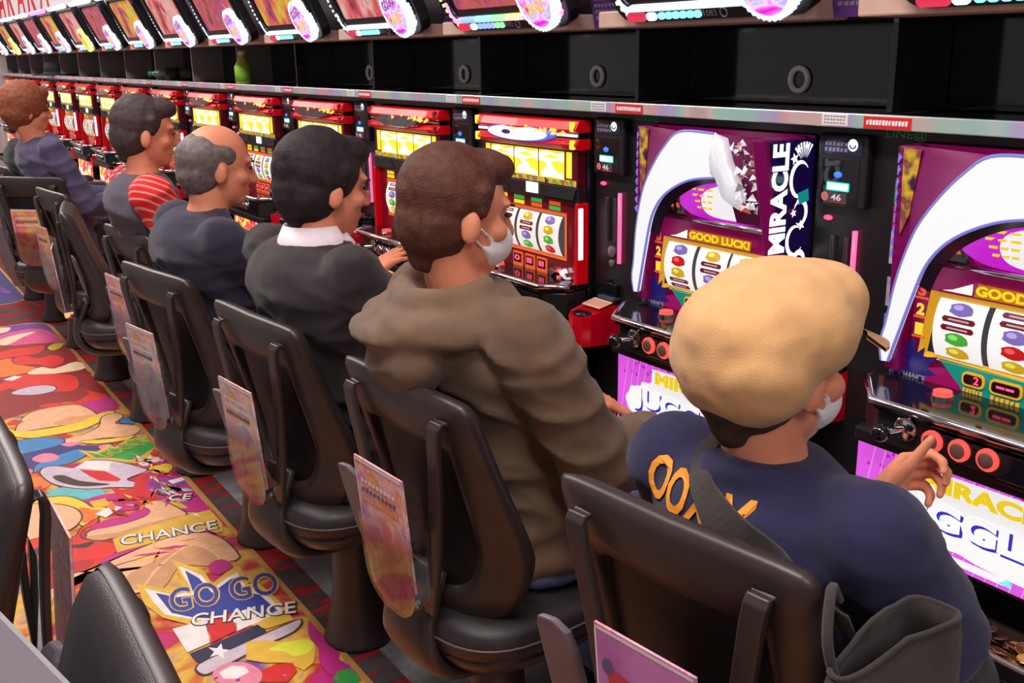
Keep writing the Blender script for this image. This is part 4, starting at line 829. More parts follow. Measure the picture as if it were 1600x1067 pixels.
def red_machine(i, lit_oval):
    t = thing('slot_machine', (XC(i), 0, 0), label='', cat='slot machine', group='slot machines along the island')
    W = .240
    b = MB(); b.box(-.237, .237, 1.585, 2.0, .536, 1.337, blkg); b.build('cabinet', t, bevel=.004)
    b = MB()
    b.loft([[(-W, 1.59, z), (-W, y, z), (-W + .05, y - .012, z), (0, y - .02, z), (W - .05, y - .012, z), (W, y, z), (W, 1.59, z)] for z, y in ((1.305, 1.553), (1.312, 1.540), (1.336, 1.552))], redplas); b.build('top_bar', t, bevel=.003)
    b = MB(); b.loft([[(-W, 1.59, z), (-W, y, z), (-W + .05, y - .012, z), (0, y - .016, z), (W - .05, y - .012, z), (W, y, z), (W, 1.59, z)] for z, y in ((1.262, 1.556), (1.276, 1.541), (1.290, 1.553))], redplas); b.build('lower_bar', t, bevel=.003)
    b = MB(); b.box(-W + .004, W - .004, 1.555, 1.59, 1.288, 1.307, blkg)
    for k in range(10):
        for s in (-1, 1): b.ell((s * (.145 + .0095 * k), 1.551, 1.2985), (.0042, .0042, .0042), ledw if lit_oval else chrome, n=8, m=5)
    tag(b.build('lamp_chain', t), kind='stuff')
    b = MB(); ovm = lit('oval_white', (.93, .97, 1), .95) if lit_oval else pm('oval_chrome', (.42, .38, .40), .18, 1.0, var=.3, scale=18)
    ring = lambda rx, rz, y: [(rx * math.cos(2 * math.pi * k / 32) - .0, y, 1.297 + rz * math.sin(2 * math.pi * k / 32)) for k in range(32)]
    b.loft([ring(.155, .0235, 1.545), ring(.155, .0235, 1.530), ring(.142, .019, 1.524)], lit('oval_rim_blue', S(90, 120, 255), .8) if lit_oval else chrome); ovr = b.build('oval_rim', t)
    b = MB(); b.poly(ring(.142, .019, 1.5236), ovm); 
    if lit_oval: disc(b, -.05, 1.297, .022, 1.523, pm('oval_badge', S(60, 50, 110), .4), 16, .006)
    b.build('oval_face', ovr)
    b = MB(); rnd = random.Random(5)
    amb = lit('facet_amber', S(255, 190, 90), 1.4)
    for k in range(14):
        x = rnd.uniform(-.03, .215); z = 1.306 - abs(x - .05) * .04 + rnd.uniform(-.004, .006); b.prism([(x, 1.522, z), (x + .016, 1.524, z + .004), (x + .008, 1.522, z + .010)], (0, .004, 0), amb)
    tag(b.build('amber_facets', t), kind='stuff')
    for s in (-1, 1):
        for z0, z1 in ((1.309, 1.333), (1.265, 1.288)):
            b = MB(); b.box(s * .226 - .007, s * .226 + .007, 1.536, 1.548, z0, z1, yel if lit_oval else pm('corner_lens', S(150, 10, 16), .15, coat=.5)); b.build('corner_lamp', t, bevel=.003)
    # yellow triple display
    b = MB(); b.box(-.225, .225, 1.556, 1.586, 1.168, 1.262, pm('panel_wine', S(90, 10, 24), .25)); b.build('upper_panel', t, bevel=.003)
    for k in range(3):
        x0 = -.175 + k * .118; b = MB(); y = 1.5548
        b.box(x0, x0 + .112, y, y + .001, 1.184, 1.256, yel)
        sw = [(0, .9), (.3, .98), (.7, .88), (1, .95), (1, .62), (.75, .66), (.45, .56), (.62, .40), (.7, .25), (.95, .22), (1, .02), (.5, .06), (.1, .02), (.12, .24), (.35, .42), (.2, .6), (0, .58)]
        b.poly([(x0 + .112 * u, y - .0006, 1.184 + .072 * v) for u, v in sw], yelw)
        b.poly([(x0 + .112 * u, y - .0009, 1.184 + .072 * v) for u, v in ((.1, .75), (.5, .85), (.9, .74), (.5, .72))], yel)
        b.build('yellow_display', t)
    for s in (-1, 1): b = MB(); b.box(s * .1935 - .0115, s * .1935 + .0115, 1.5548, 1.5558, 1.190, 1.256, yel); b.build('side_strip', t)
    b = MB(); b.poly([(-.225, 1.5552, 1.186), (.225, 1.5552, 1.186), (.225, 1.5552, 1.170), (-.225, 1.5552, 1.170)], art('confetti_print', [S(60, 40, 30), S(220, 180, 60), S(90, 140, 70), S(200, 60, 40)], scale=60, strength=.3, detail=2)); b.build('confetti_strip', t)
    b = MB(); b.box(-.23, .23, 1.556, 1.586, 1.128, 1.168, pm('mid_dark', S(42, 30, 34), .25)); b.build('speaker_bar', t, bevel=.003)
    for s in (-1, 1):
        b = MB(); y = 1.5552; q = [(s * .082, 1.136), (s * .215, 1.136), (s * .228, 1.166), (s * .112, 1.166)]
        b.prism([(x, y, z) for x, z in q], (0, -.004, 0), blkm); b.build('speaker', t)
    b = MB(); b.box(.0, .053, 1.553, 1.556, 1.138, 1.166, lit('bonus_window', (.95, .95, 1), 1.5)); b.build('bonus_window', t)
    b = MB(); b.box(-.225, .225, 1.5705, 1.586, .90, 1.128, pm('panel_red_dark', S(110, 12, 26), .25, emis=S(110, 12, 26), es=.15)); b.build('reel_panel', t)
    rnd = random.Random(2)
    for k in range(4):
        for j in range(2):
            b = MB(); b.box(-.17 + k * .085, -.17 + k * .085 + .05, 1.5695, 1.5705, 1.098 + j * .013, 1.108 + j * .013, rnd.choice([yelp, orap, lit('panelprint_green', S(60, 200, 90), .6), segr])); b.build('glyph_lamp', t)
    b = MB(); o = [(-.168, 1.096), (.168, 1.096), (.168, .970), (-.168, .970)]; n_ = [(-.155, 1.086), (.155, 1.086), (.155, .98), (-.155, .98)]
    for k in range(4):
        k2 = (k + 1) % 4; b.add([(o[k][0], 1.5665, o[k][1]), (o[k2][0], 1.5665, o[k2][1]), (n_[k2][0], 1.5700, n_[k2][1]), (n_[k][0], 1.5700, n_[k][1])], [(0, 1, 2, 3)], orap)
    b.build('window_frame', t)
    b = MB(); b.poly([(-.156, 1.5702, 1.087), (.156, 1.5702, 1.087), (.156, 1.5702, .979), (-.156, 1.5702, .979)], pm('reel_well', S(52, 44, 54), .3)); b.build('reel_well', t)
    for k, x0 in enumerate((-.150, -.045, .060)): reel(t, x0, x0 + .093, 1.033, 1.648, .098, reelwarm, 32, 40 + k)
    for (x0, tx) in ((-.03, '88'), (.028, '88'), (-.09, '0')):
        b = MB(); b.box(x0, x0 + .046, 1.567, 1.5705, .922, .962, orap); b.box(x0 + .005, x0 + .041, 1.566, 1.5671, .932, .957, segd); ftext(b, tx, x0 + .010, .937, .026, .016, 1.5655, segr, .03); b.build('digit_display', t)
    b = MB()
    for k in range(5): b.box(-.16 + k * .05, -.145 + k * .05, 1.5690, 1.5705, .906, .914, segr)
    tag(b.build('indicator_lamps', t), kind='stuff')
    b = MB(); rnd = random.Random(6)
    for k in range(12):
        x = .10 + rnd.uniform(0, .08); z = .912 + rnd.uniform(0, .035); s_ = rnd.uniform(.008, .018); a = rnd.uniform(0, 6)
        b.prism([(x + s_ * math.cos(a + q), 1.556, z + s_ * .7 * math.sin(a + q)) for q in (0, 2.1, 4.2)], (0, .012, 0), rnd.choice([gogolamp, chrome, lensred]))
    tag(b.build('silver_ornament', t), kind='stuff')
    for s in (-1, 1):
        b = MB(); b.prism([(s * .226, 1.586, .92), (s * .226, 1.545, .92), (s * .226, 1.55, 1.13), (s * .226, 1.586, 1.13)], (s * .012, 0, 0), redplas); b.build('side_rail', t, bevel=.003)
        b = MB(); b.box(s * .2385 - .003, s * .2385 + .003, 1.552, 1.566, .985, 1.118, lit('side_tube', (1, .75, .95), 1.6)); b.build('side_tube', t, bevel=.002)
    tray_and_deck(t, .19, 1.46, blkg, chrome)
    b = MB(); b.box(-.241, .241, 1.502, 1.585, .610, .811, blk); b.build('belly_frame', t, bevel=.004)
    b = MB(); b.box(-.232, .232, 1.5008, 1.5018, .632, .804, fire); b.build('belly_picture', t)
    return t

pur0 = purple_machine(0); pur0['label'] = 'nearest purple slot machine with MIRACLE belly panel, cut by the right edge'
pur1 = purple_machine(1); pur1['label'] = 'second purple slot machine with lit MIRACLE side plate, behind the beige cap'
red2 = red_machine(2, True); red2['label'] = 'red slot machine with glowing white oval, right beside the purple machines'
red3 = red_machine(3, False); red3['label'] = 'red slot machine with dark chrome oval, fourth machine from the right'
for i in range(4, NM):
    c = copy_tree(red3); c.location = (XC(i), 0, 0); c['label'] = 'red slot machine with dark chrome oval, %s machine from the right' % ORD[i]

# ================================================================ MEDAL SANDS between the machines
blue_l = lit('sand_blue', S(40, 90, 255), 2.5); cyan_l = lit('sand_screen', S(190, 255, 250), 2.0); cyan_e = lit('sand_screen_edge', S(30, 220, 190), 1.0); neon = lit('sand_neon', (1, .10, .25), 1.8)
def sand():
    t = thing('medal_dispenser', (0, 0, 0), label='', cat='dispenser', group='medal dispensers between the machines')
    X0, X1, Y = .245, .458, 1.592
    b = MB(); b.box(X0, X1, Y + .008, 1.98, .536, 1.345, blk); b.build('body', t, bevel=.004)
    b = MB(); b.box(.262, .378, Y - .012, Y + .009, 1.208, 1.345, blk); b.build('head_unit', t, bevel=.006)
    b = MB(); b.box(.274, .366, Y - .0135, Y - .0115, 1.306, 1.338, pm('sand_plate', S(40, 38, 58), .15)); rnd = random.Random(1)
    for k in range(2): dash(b, .28, .335, 1.312 + k * .011, .008, Y - .0139, pm('sand_ink', S(140, 140, 170), .3, .4), 6, rnd)
    b.build('brand_plate', t, bevel=.001)
    b = MB(); disc(b, .345, 1.326, .0115, Y - .0143, lit('sand_icon', (.85, .9, 1), 1.0)); b.tube([(.345 + .0065 * math.cos(a), Y - .0148, 1.3265 + .0065 * math.sin(a)) for a in [math.pi + k * math.pi / 8 for k in range(9)]], .0012, blkm, 5); b.build('round_icon', t)
    b = MB(); b.box(.276, .362, Y - .0132, Y - .0115, 1.214, 1.298, blkg); sp = b.build('screen_panel', t, bevel=.001)
    b = MB(); b.ell((.315, Y - .014, 1.2695), (.0095, .004, .006), blue_l); b.build('blue_lamp', sp, smooth=True)
    b = MB(); o = rrect(.289, .343, 1.2385, 1.2555, .003); o2 = rrect(.292, .340, 1.2410, 1.2530, .002)
    b.prism([(x, Y - .0137, z) for x, z in o], (0, .001, 0), cyan_e); b.prism([(x, Y - .0142, z) for x, z in o2], (0, .0008, 0), cyan_l); b.build('lit_screen', sp)
    b = MB(); disc(b, .287, 1.227, .0088, Y - .0138, pm('sand_pink', S(214, 120, 130), .5)); b.build('pink_mark', sp)
    b = MB(); b.box(.298, .338, Y - .0138, Y - .0132, 1.216, 1.236, pm('sand_label', S(80, 66, 76), .5)); ftext(b, '46', .302, 1.2205, .024, .0125, Y - .0142, inkw, .02); b.box(.300, .336, Y - .0141, Y - .0137, 1.2165, 1.2185, redlab); b.build('price_label', sp)
    b = MB(); b.ell((.284, Y + .004, 1.183), (.010, .006, .005), segr); b.build('red_lamp', t, smooth=True)
    for k, x in enumerate((.30, .332)):
        b = MB(); b.box(x - .004, x + .004, Y, Y + .009, 1.04, 1.15, pm('slot_grey', S(86, 80, 84), .35, .4)); b.box(x - .0012, x + .0012, Y - .0008, Y + .001, 1.045, 1.145, blkm); b.build('note_slot', t, bevel=.001)
    b = MB(); b.tube([(.352, Y + .002, .99), (.352, Y + .002, 1.165)], .0052, neon, 8); b.build('neon_tube', t, smooth=True)
    for k, (x, z, r) in enumerate(((.318, 1.015, .014), (.318, .985, .009), (.31, .94, .008))):
        b = MB(); b.lathe([(r, 0), (r, .006), (r * .6, .008), (.001, .008)], pm('key_disc', S(150, 140, 146), .3, .6) if k < 2 else blkg, 16, (x, Y + .009, z), Matrix.Rotation(math.pi / 2, 3, 'X')); b.build('key_disc', t, smooth=True, auto=.7)
    # medal cup
    plan = [(.262, 1.60), (.262, 1.53), (.268, 1.505), (.285, 1.487), (.308, 1.482), (.332, 1.490), (.346, 1.51), (.352, 1.54), (.355, 1.60)]
    zt = lambda y: .862 + (y - 1.482) * .22
    b = MB(); cup = pm('cup_red', S(176, 6, 26), .12, coat=.8, emis=S(200, 0, 30), es=.12)
    b.loft([[(x, y, .785) for x, y in plan], [(x, y, zt(y)) for x, y in plan], [(.3085 + (x - .3085) * .9, 1.60 + (y - 1.60) * .93, zt(y) - .004) for x, y in plan]], cup, closed=False); b.build('medal_cup', t, bevel=.002)
    b = MB(); b.ell((.306, 1.515, .8655), (.030, .022, .006), blkg); b.build('cup_drain', t, smooth=True)
    b = MB(); b.M = Matrix.Translation((.308, 1.56, .884)) @ Matrix.Rotation(.22, 4, 'X'); b.box(-.036, .036, -.022, .022, 0, .002, pm('cup_label', S(236, 196, 172), .5)); 
    for k in range(6): b.box(-.030 + k * .011, -.024 + k * .011, -.017, .016, .0021, .0024, pm('cup_label_ink', S(196, 128, 110), .5))
    b.build('cup_label', t)
    b = MB(); b.box(.288, .352, 1.577, 1.600, .895, .902, pm('coin_guide', S(110, 130, 160), .2, .7)); b.build('coin_guide', t, bevel=.001)
    b = MB(); b.box(.27, .35, Y - .004, Y + .009, .88, .935, blkg); b.build('coin_block', t, bevel=.003)
    for z0, z1, c in ((1.300, 1.330, S(120, 110, 120)), (1.225, 1.268, S(60, 150, 70)), (1.182, 1.222, S(190, 30, 30)), (1.115, 1.176, S(206, 196, 196)), (1.035, 1.090, S(170, 166, 180)), (.985, 1.02, S(120, 120, 190)), (.945, .972, S(200, 90, 40))):
        b = MB(); b.box(.428, .446, Y + .0068, Y + .0079, z0, z1, pm('strip_sticker_%d' % int(z0 * 1000), c, .5, var=.25, scale=120)); b.build('edge_sticker', t)
    return t
sd = sand()
for i in range(1, NM):
    s = sd if i == 1 else copy_tree(sd)
    s.location = (XC(i), 0, 0)
    s['label'] = 'black medal dispenser with cyan screen right of the %s slot machine%s' % (('second purple', '') if i == 1 else ('nearest red', '') if i == 2 else (ORD[i], ' from the right'))

# ================================================================ CHAIRS (local: faces +Y, origin on the floor under the seat)
def back_outline(n=10):
    half = [(0, .445), (.075, .448), (.14, .468), (.188, .515), (.214, .59), (.219, .68), (.213, .78), (.210, .85), (.209, .893), (.203, .921), (.178, .932), (.09, .934), (0, .933)]
    h = spline([(x, 0, z) for x, z in half], 4)
    return h + [Vector((-p.x, 0, p.z)) for p in reversed(h[1:-1])]
def yb(x, z):  # rear surface of the backrest: reclined and gently wrapped
    t = (z - .445) / .5
    return -.138 - .062 * t + 1.9 * max(0.0, min(1.0, (1 - t) * 1.5)) * x * x
def flyer_mat(k):
    pal = [[S(200, 130, 190), S(232, 170, 190), S(216, 120, 160), S(240, 190, 170)], [S(196, 130, 176), S(236, 186, 176), S(222, 128, 128), S(240, 206, 176)],
           [S(206, 180, 190), S(232, 166, 160), S(236, 206, 170), S(160, 170, 200), S(226, 140, 130)], [S(226, 100, 110), S(236, 150, 120), S(240, 190, 90), S(220, 150, 170)]]
    return art('flyer_print_%d' % k, pal[k % 4], scale=16, detail=5, distort=.8, lo=.36, hi=.64)
def chair(flyer=0, paddle=True, plain=False):
    t = thing('swivel_chair', (0, 0, 0), label='', cat='chair', group='black swivel chairs in front of the machines')
    o = back_outline(); N = len(o); c0 = Vector((0, 0, .70))
    def ring(inset, dy, topx=0.0):
        out = []
        for p in o:
            d = Vector((p.x, 0, (p.z - .70))); L = d.length
            x = p.x * (1 - inset / .20); z = .70 + (p.z - .70) * (1 - (inset + (topx if p.z > .80 else 0) * min(1, (p.z - .80) / .08)) / .245)
            out.append((x, yb(x, z) + dy, z))
        return out
    b = MB()
    b.loft([ring(.0, .022), ring(-.004, .010), ring(.004, .0), ring(.020, -.006), ring(.050, -.008, .025), ring(.064, -.002, .038), ring(.070, .014, .038)], chairp, cap=False)
    b.build('backrest_frame', t, smooth=True)
    b = MB(); r = ring(.068, .013, .038); r2 = ring(.125, .016, .04); cen = [(0, yb(0, .68) + .018, .68)] * N
    b.loft([r, r2, cen], chaird, cap=False); b.build('back_panel', t, smooth=True)
    b = MB(); b.loft([ring(.002, .020), ring(.004, .032), ring(.022, .044), ring(.06, .048), ring(.12, .046), [(0, yb(0, .69) + .044, .69)] * N], chairpad, cap=False); b.build('back_cushion', t, smooth=True)
    # straps on the rear
    for s in (-1, 1):
        b = MB(); A = []
        for z in [.885 - k * .03 for k in range(14)]:
            x = s * (.150 - (.885 - z) * .17); A.append((x, yb(x, z) - .020 - (.010 if z > .86 else .014 + (.885 - z) * .08), z))
        path = [(A[0][0], A[0][1] + .028, A[0][2] + .006), (A[0][0], A[0][1] + .008, A[0][2] + .012)] + A
        w = .017
        L = [[(x - w, y, z), (x + w, y, z), (x + w, y + .012, z), (x - w, y + .012, z)] for x, y, z in path[1:]]
        L = [[(path[0][0] - w, path[0][1], path[0][2] - .008), (path[0][0] + w, path[0][1], path[0][2] - .008), (path[0][0] + w, path[0][1], path[0][2] + .004), (path[0][0] - w, path[0][1], path[0][2] + .004)]] + L
        b.loft(L, chairp); b.build('rear_strap', t, bevel=.003)
    # seat
    def seat_ring(z, k):
        pts = []
        for j in range(40):
            a = 2 * math.pi * j / 40; cx, sx = math.cos(a), math.sin(a)
            x = .222 * k * math.copysign(abs(cx) ** .62, cx); y = .03 + .215 * k * math.copysign(abs(sx) ** .62, sx)
            pts.append((x, y, z - .012 * (y > .15) * (y - .15) / .1))
        return pts
    b = MB(); b.loft([seat_ring(.412, .93), seat_ring(.416, .985), seat_ring(.440, 1.0), seat_ring(.462, .985), seat_ring(.474, .94), seat_ring(.479, .80), seat_ring(.476, .3)], chairpad); b.build('seat_cushion', t, smooth=True)
    b = MB(); b.tube([(x * 1.003, (y - .03) * 1.003 + .03, z) for x, y, z in seat_ring(.441, 1.0)], .0022, pm('seat_piping', S(96, 86, 88), .4), 6, True); b.build('seat_piping', t, smooth=True)
    b = MB(); b.loft([seat_ring(.345, .35), seat_ring(.352, .62), seat_ring(.372, .86), seat_ring(.400, .955), seat_ring(.4125, .955)], chairp); b.build('seat_shell', t, smooth=True)
    # spine bracket from under the seat up behind the back
    path = spline([(0, .06, .338), (0, -.06, .334), (0, -.145, .350), (0, -.185, .395), (0, -.186, .45), (0, -.165, .50), (0, -.14, .55)], 5)
    L = []
    for k, p in enumerate(path):
        a = path[max(0, k - 1)]; c = path[min(len(path) - 1, k + 1)]; d = (c - a).normalized(); n = Vector((0, d.z, -d.y)); u = k / (len(path) - 1); w = .095 - .035 * max(0, u - .5) * 2; th = .028 - .010 * u
        L.append([(p.x + w * math.cos(q) , p.y + n.y * th * math.sin(q), p.z + n.z * th * math.sin(q)) for q in [2 * math.pi * j / 16 for j in range(16)]])
        L[-1] = [(math.copysign(abs(x / w) ** .5, x) * w, y, z) for x, y, z in L[-1]]
    b = MB(); b.loft(L, chairp); b.build('spine', t, smooth=True)
    # flyer pocket
    if not plain:
        pz0, pz1, hw, y0 = .482, .727, .090, -.207; tilt = Matrix.Translation((.012, y0, pz0)) @ Matrix.Rotation(.085, 4, 'X')
        def outl(hw, h, r): return [(-hw, h)] + [(-hw + r - r * math.cos(math.radians(a)), r - r * math.sin(math.radians(a))) for a in range(0, 91, 10)] + [(hw - r + r * math.sin(math.radians(a)), r - r * math.cos(math.radians(a))) for a in range(0, 91, 10)] + [(hw, h)]
        b = MB(); b.M = tilt; oo = outl(hw, pz1 - pz0 - .06, .075)
        F = [(x, -.022, z) for x, z in oo]; B_ = [(x, .024, z) for x, z in oo]
        b.strip(F, B_, clearm); b.poly(F, clearm); b.poly([(x, .024, z) for x, z in outl(hw, pz1 - pz0, .075)], clearm)
        pk = b.build('clear_pocket', t)
        b = MB(); b.M = tilt; fm = flyer_mat(flyer); oo = outl(.086, .295, .060)
        b.prism([(x, -.0165, z + .005) for x, z in oo], (0, .004, 0), fm); b.M = tilt @ Matrix.Diagonal((.84, 1, .93, 1))
        wm = pm('flyer_white', S(236, 220, 224), .5)
        b.poly([(-.102, -.0172, .314), (.102, -.0172, .314), (.102, -.0172, .320), (-.102, -.0172, .320)], wm)
        b.poly([(-.102, -.0172, .32), (-.102, -.0172, .1), (-.098, -.0172, .1), (-.098, -.0172, .32)], wm); b.poly([(.098, -.0172, .32), (.098, -.0172, .1), (.102, -.0172, .1), (.102, -.0172, .32)], wm)
        rnd = random.Random(flyer)
        if flyer == 0:
            b.poly([(-.098, -.0170, .10), (.098, -.0170, .10), (.098, -.0170, .313), (-.098, -.0170, .313)], art('flyer_violet', [S(176, 100, 170), S(204, 130, 196), S(186, 110, 180)], scale=9, detail=4))
            b.poly([(-.075, -.0176, .262), (.02, -.0176, .246), (.02, -.0176, .214), (-.075, -.0176, .230)][::-1], pm('flyer_red', S(206, 60, 84), .5)); dash(b, -.045, .012, .232, .014, -.0180, wm, 6, rnd)
            disc(b, -.075, .26, .012, -.0182, pm('flyer_slate', S(96, 90, 120), .5)); b.poly([(-.085, -.0176, .225), (-.05, -.0176, .222), (-.05, -.0176, .186), (-.085, -.0176, .190)], pm('flyer_gold', S(206, 180, 120), .5))
            for k in range(4): b.poly([(-.045 + k * .014, -.0177, .205), (-.034 + k * .014, -.0177, .203), (-.034 + k * .014, -.0177, .190), (-.045 + k * .014, -.0177, .192)], pm('flyer_lav', S(160, 150, 220), .5) if k % 2 else pm('flyer_red', S(206, 60, 84), .5))
            for k in range(5): b.poly([(.03, -.0177, .225 - k * .013), (.09, -.0177, .218 - k * .013), (.09, -.0177, .210 - k * .013), (.03, -.0177, .217 - k * .013)], wm if k % 2 else pm('flyer_ink', S(96, 80, 90), .5))
        else:
            for k in range(3): dash(b, -.08, .07, .27 - k * .02, .010, -.0176, rnd.choice([wm, pm('flyer_ink', S(96, 80, 90), .5), pm('flyer_gold2', S(226, 160, 70), .5)]), 9, rnd)
            disc(b, -.03, .285, .028, -.0174, pm('flyer_sun', S(226, 166, 90), .5), 16, .010)
        b.build('flyer', pk)
    # grey side paddle by the left of the seat
    if paddle:
        b = MB(); prof = [(-.245, -.05, .36), (-.245, -.14, .50), (-.245, -.185, .66), (-.245, -.20, .70)]
        L = []
        for k, (x, y, z) in enumerate([(-.225, -.07, .34), (-.23, -.115, .44), (-.235, -.15, .55), (-.237, -.172, .64), (-.237, -.180, .675), (-.230, -.186, .695)]):
            w = [.04, .050, .052, .050, .044, .022][k]; L.append([(x - .016, y - .014, z), (x - .016 + w * 1.2, y - .014 + w * .25, z), (x - .012 + w * 1.2, y + w * .25, z), (x - .012, y, z)])
        b.loft(L, chairgrey); b.build('side_paddle', t, bevel=.005)
    # pedestal
    b = MB(); b.lathe([(.092, 0), (.092, .012), (.088, .022), (.078, .05), (.068, .10), (.061, .16), (.056, .24), (.055, .335), (.05, .34)], chairp, 28); b.build('pedestal', t, smooth=True)
    return t

# pedestal x, pedestal y, seat offset x, y, rotation, flyer style, label
def ped(i): return -.866 - P * i
CH = [
 (0, -.905, .992, 7, 0, 'nearest black swivel chair, with a violet flyer, under the person in the beige cap'),
 (1, -1.615, .978, 4, 1, 'black swivel chair with a pink flyer under the person in the brown hoodie'),
 (2, -2.260, .925, 6, 2, 'black swivel chair with a pastel flyer under the person in the black cardigan'),
 (3, -2.930, .870, 10, 2, 'black swivel chair with a pastel flyer under the grey-haired person in navy'),
 (4, -3.695, .98, 7, 1, 'black swivel chair under the person with red striped sleeves'),
 (5, -4.390, .915, -12, 2, 'empty black swivel chair turned edge-on, fifth chair beyond the beige cap'),
 (6, -5.05, .967, 7, 3, 'empty black swivel chair with a pink flyer, behind the edge-on chair'),
 (7, -5.830, .92, 46, 3, 'black swivel chair turned so that its orange flyer faces us, under the brown-haired person'),
 (8, -6.50, .93, 10, 1, 'black swivel chair just beyond the brown-haired person'),
 (9, -7.205, .95, 6, 2, 'black swivel chair at the left edge, tenth along the row'),
]
protos = {}
CHP = {}
for (i, x, y, a, fl_, lab) in CH:
    if fl_ not in protos: protos[fl_] = chair(fl_); t = protos[fl_]
    else: t = copy_tree(protos[fl_])
    t.location = (x, y, 0); t.rotation_euler = (0, 0, math.radians(a)); t['label'] = lab
    pd = [c for c in t.children if c.name.split('.')[0] == 'pedestal'][0]
    off = Matrix.Rotation(-math.radians(a), 3, 'Z') @ Vector((ped(i) - x, .97 - y, 0)); pd.location = off
    CHP[i] = (x, y, math.radians(a))
# chairs of the opposite row, backs to the aisle
t = copy_tree(protos[1]); t.location = (-1.680, -.035, 0); t.rotation_euler = (0, 0, math.pi); t['label'] = 'black swivel chair of the opposite row at the left edge, clear pocket towards the aisle'; t['group'] = 'chairs of the opposite row'
t = copy_tree(protos[2]); t.location = (-.985, .0, 0); t.rotation_euler = (0, 0, math.pi - .03); t['label'] = 'near black swivel chair of the opposite row, padded backrest front seen from above'; t['group'] = 'chairs of the opposite row'
for c in list(t.children):
    if c.name.startswith('side_paddle') or c.name.startswith('clear_pocket'):
        for q in list(c.children): bpy.data.objects.remove(q)
        bpy.data.objects.remove(c)
arm = MB(); inv = (Matrix.Translation((-.985, 0, 0)) @ Matrix.Rotation(math.pi - .03, 4, 'Z')).inverted(); arm.M = inv
arm.prism([(-1.30, .042, .925), (-1.16, .070, .925), (-.96, .110, .925), (-.80, .145, .92), (-.76, .10, .89), (-.78, -.06, .83), (-1.30, -.12, .83)], (0, 0, -.02), chairgrey)
arm.build('folded_arm_rest', t, bevel=.008)

# ================================================================ THINGS ON THE SHELF
b0 = thing('tea_bottle', (-4.63, 1.59, 1.386), label='green tea bottle standing on the silver shelf', cat='bottle')
gl = pm('tea_green_plastic', S(186, 196, 90), .2)
MB().lathe([(.030, 0), (.034, .004), (.034, .09), (.031, .10), (.022, .125), (.0145, .138), (.0145, .146)], gl, 24).build('body', b0, smooth=True)
MB().lathe([(.0356, .012), (.0356, .092), (.0350, .093)], pm('tea_label', S(150, 216, 60), .45, var=.15, scale=60), 24).build('label_sleeve', b0, smooth=True)
MB().lathe([(.016, .146), (.016, .166), (.014, .168), (.001, .168)], pm('cap_white', S(232, 228, 226), .4), 20).build('cap', b0, smooth=True, auto=.8)
b1 = thing('water_bottle', (-6.04, 1.675, 1.418), label='clear bottle with a green cap lying on its side on the shelf', cat='bottle')
b0.scale = (1.05, 1.05, .84); b1.rotation_euler = (0, 0, -.35); R = Matrix.Rotation(math.pi / 2, 3, 'X')
MB().lathe([(.026, -.10), (.031, -.095), (.031, -.02), (.029, -.015), (.031, -.01), (.031, .07), (.022, .10), (.0145, .115), (.0145, .122)], pm('pet_clear', S(190, 200, 190), .1, trans=.85), 24, rot=R).build('body', b1, smooth=True)
MB().lathe([(.0318, -.03), (.0318, .045), (.0318, .045)], pm('bottle_wrap', S(90, 96, 84), .3, var=.4, scale=50), 24, rot=R).build('label_sleeve', b1, smooth=True)
MB().lathe([(.016, .122), (.016, .140), (.001, .141)], pm('cap_green', S(20, 130, 66), .4), 20, rot=R).build('cap', b1, smooth=True, auto=.8)
h = thing('dark_hat', (-9.1, 1.60, 1.384), label='black brimmed hat left on the far end of the shelf', cat='hat')
felt = pm('felt_black', S(34, 30, 34), .85, var=.2)
MB().lathe([(.19, 0), (.19, .008), (.11, .014), (.105, .03)], felt, 28).build('brim', h, smooth=True)
MB().lathe([(.105, .012), (.10, .07), (.085, .10), (.03, .105), (.001, .10)], felt, 28).build('crown', h, smooth=True)

# medals in the two near trays
rnd = random.Random(21); coinm = [pm('medal_bronze', S(176, 120, 96), .32, .85), pm('medal_brass', S(214, 164, 96), .28, .9), pm('medal_dull', S(120, 92, 84), .4, .8)]
cm = []
for m in coinm:
    mb = MB(); mb.lathe([(.0115, 0), (.0125, .0006), (.0125, .0014), (.0115, .002), (.0100, .0016), (.001, .0016)], m, 20); o = mb.build('medal_proto', smooth=False); cm.append(o.data); bpy.data.objects.remove(o)
def medal(x, y, z, rx, ry, k, label, grp):
    o = bpy.data.objects.new('medal', cm[k]); COL.objects.link(o); o.location = (x, y, z); o.rotation_euler = (rx, ry, rnd.uniform(0, 6))
    tag(o, label, 'medal', grp)
for i, n, xr in ((0, 56, (-.02, .2)), (1, 20, (-.2, -.08))):
    for k in range(n):
        lay = k * 3 // n
        medal(XC(i) + rnd.uniform(*xr), 1.412 + rnd.uniform(0, .07), .556 + lay * .0065 + rnd.uniform(0, .003), rnd.uniform(-.35, .35), rnd.uniform(-.35, .35), rnd.choice((0, 0, 1, 2)),
              'bronze medal in the coin tray of the nearest purple machine' if i == 0 else 'bronze medal in the coin tray of the second purple machine', 'medals in the near tray' if i == 0 else 'medals in the second tray')

# ================================================================ PEOPLE
skinm = pm('skin', S(222, 140, 108), .5, var=.06, scale=30, spec=.35)
def cloth(name, col, var=.14, rough=.85, bump=.35): return pm(name, col, rough, var=var, scale=24, bump=bump, bscale=700, sheen=.15, spec=.2)
facem = pm('face_dark', S(60, 34, 30), .5); lipm = pm('lips', S(176, 86, 78), .5); maskm = pm('mask_white', S(236, 230, 232), .8, var=.04)

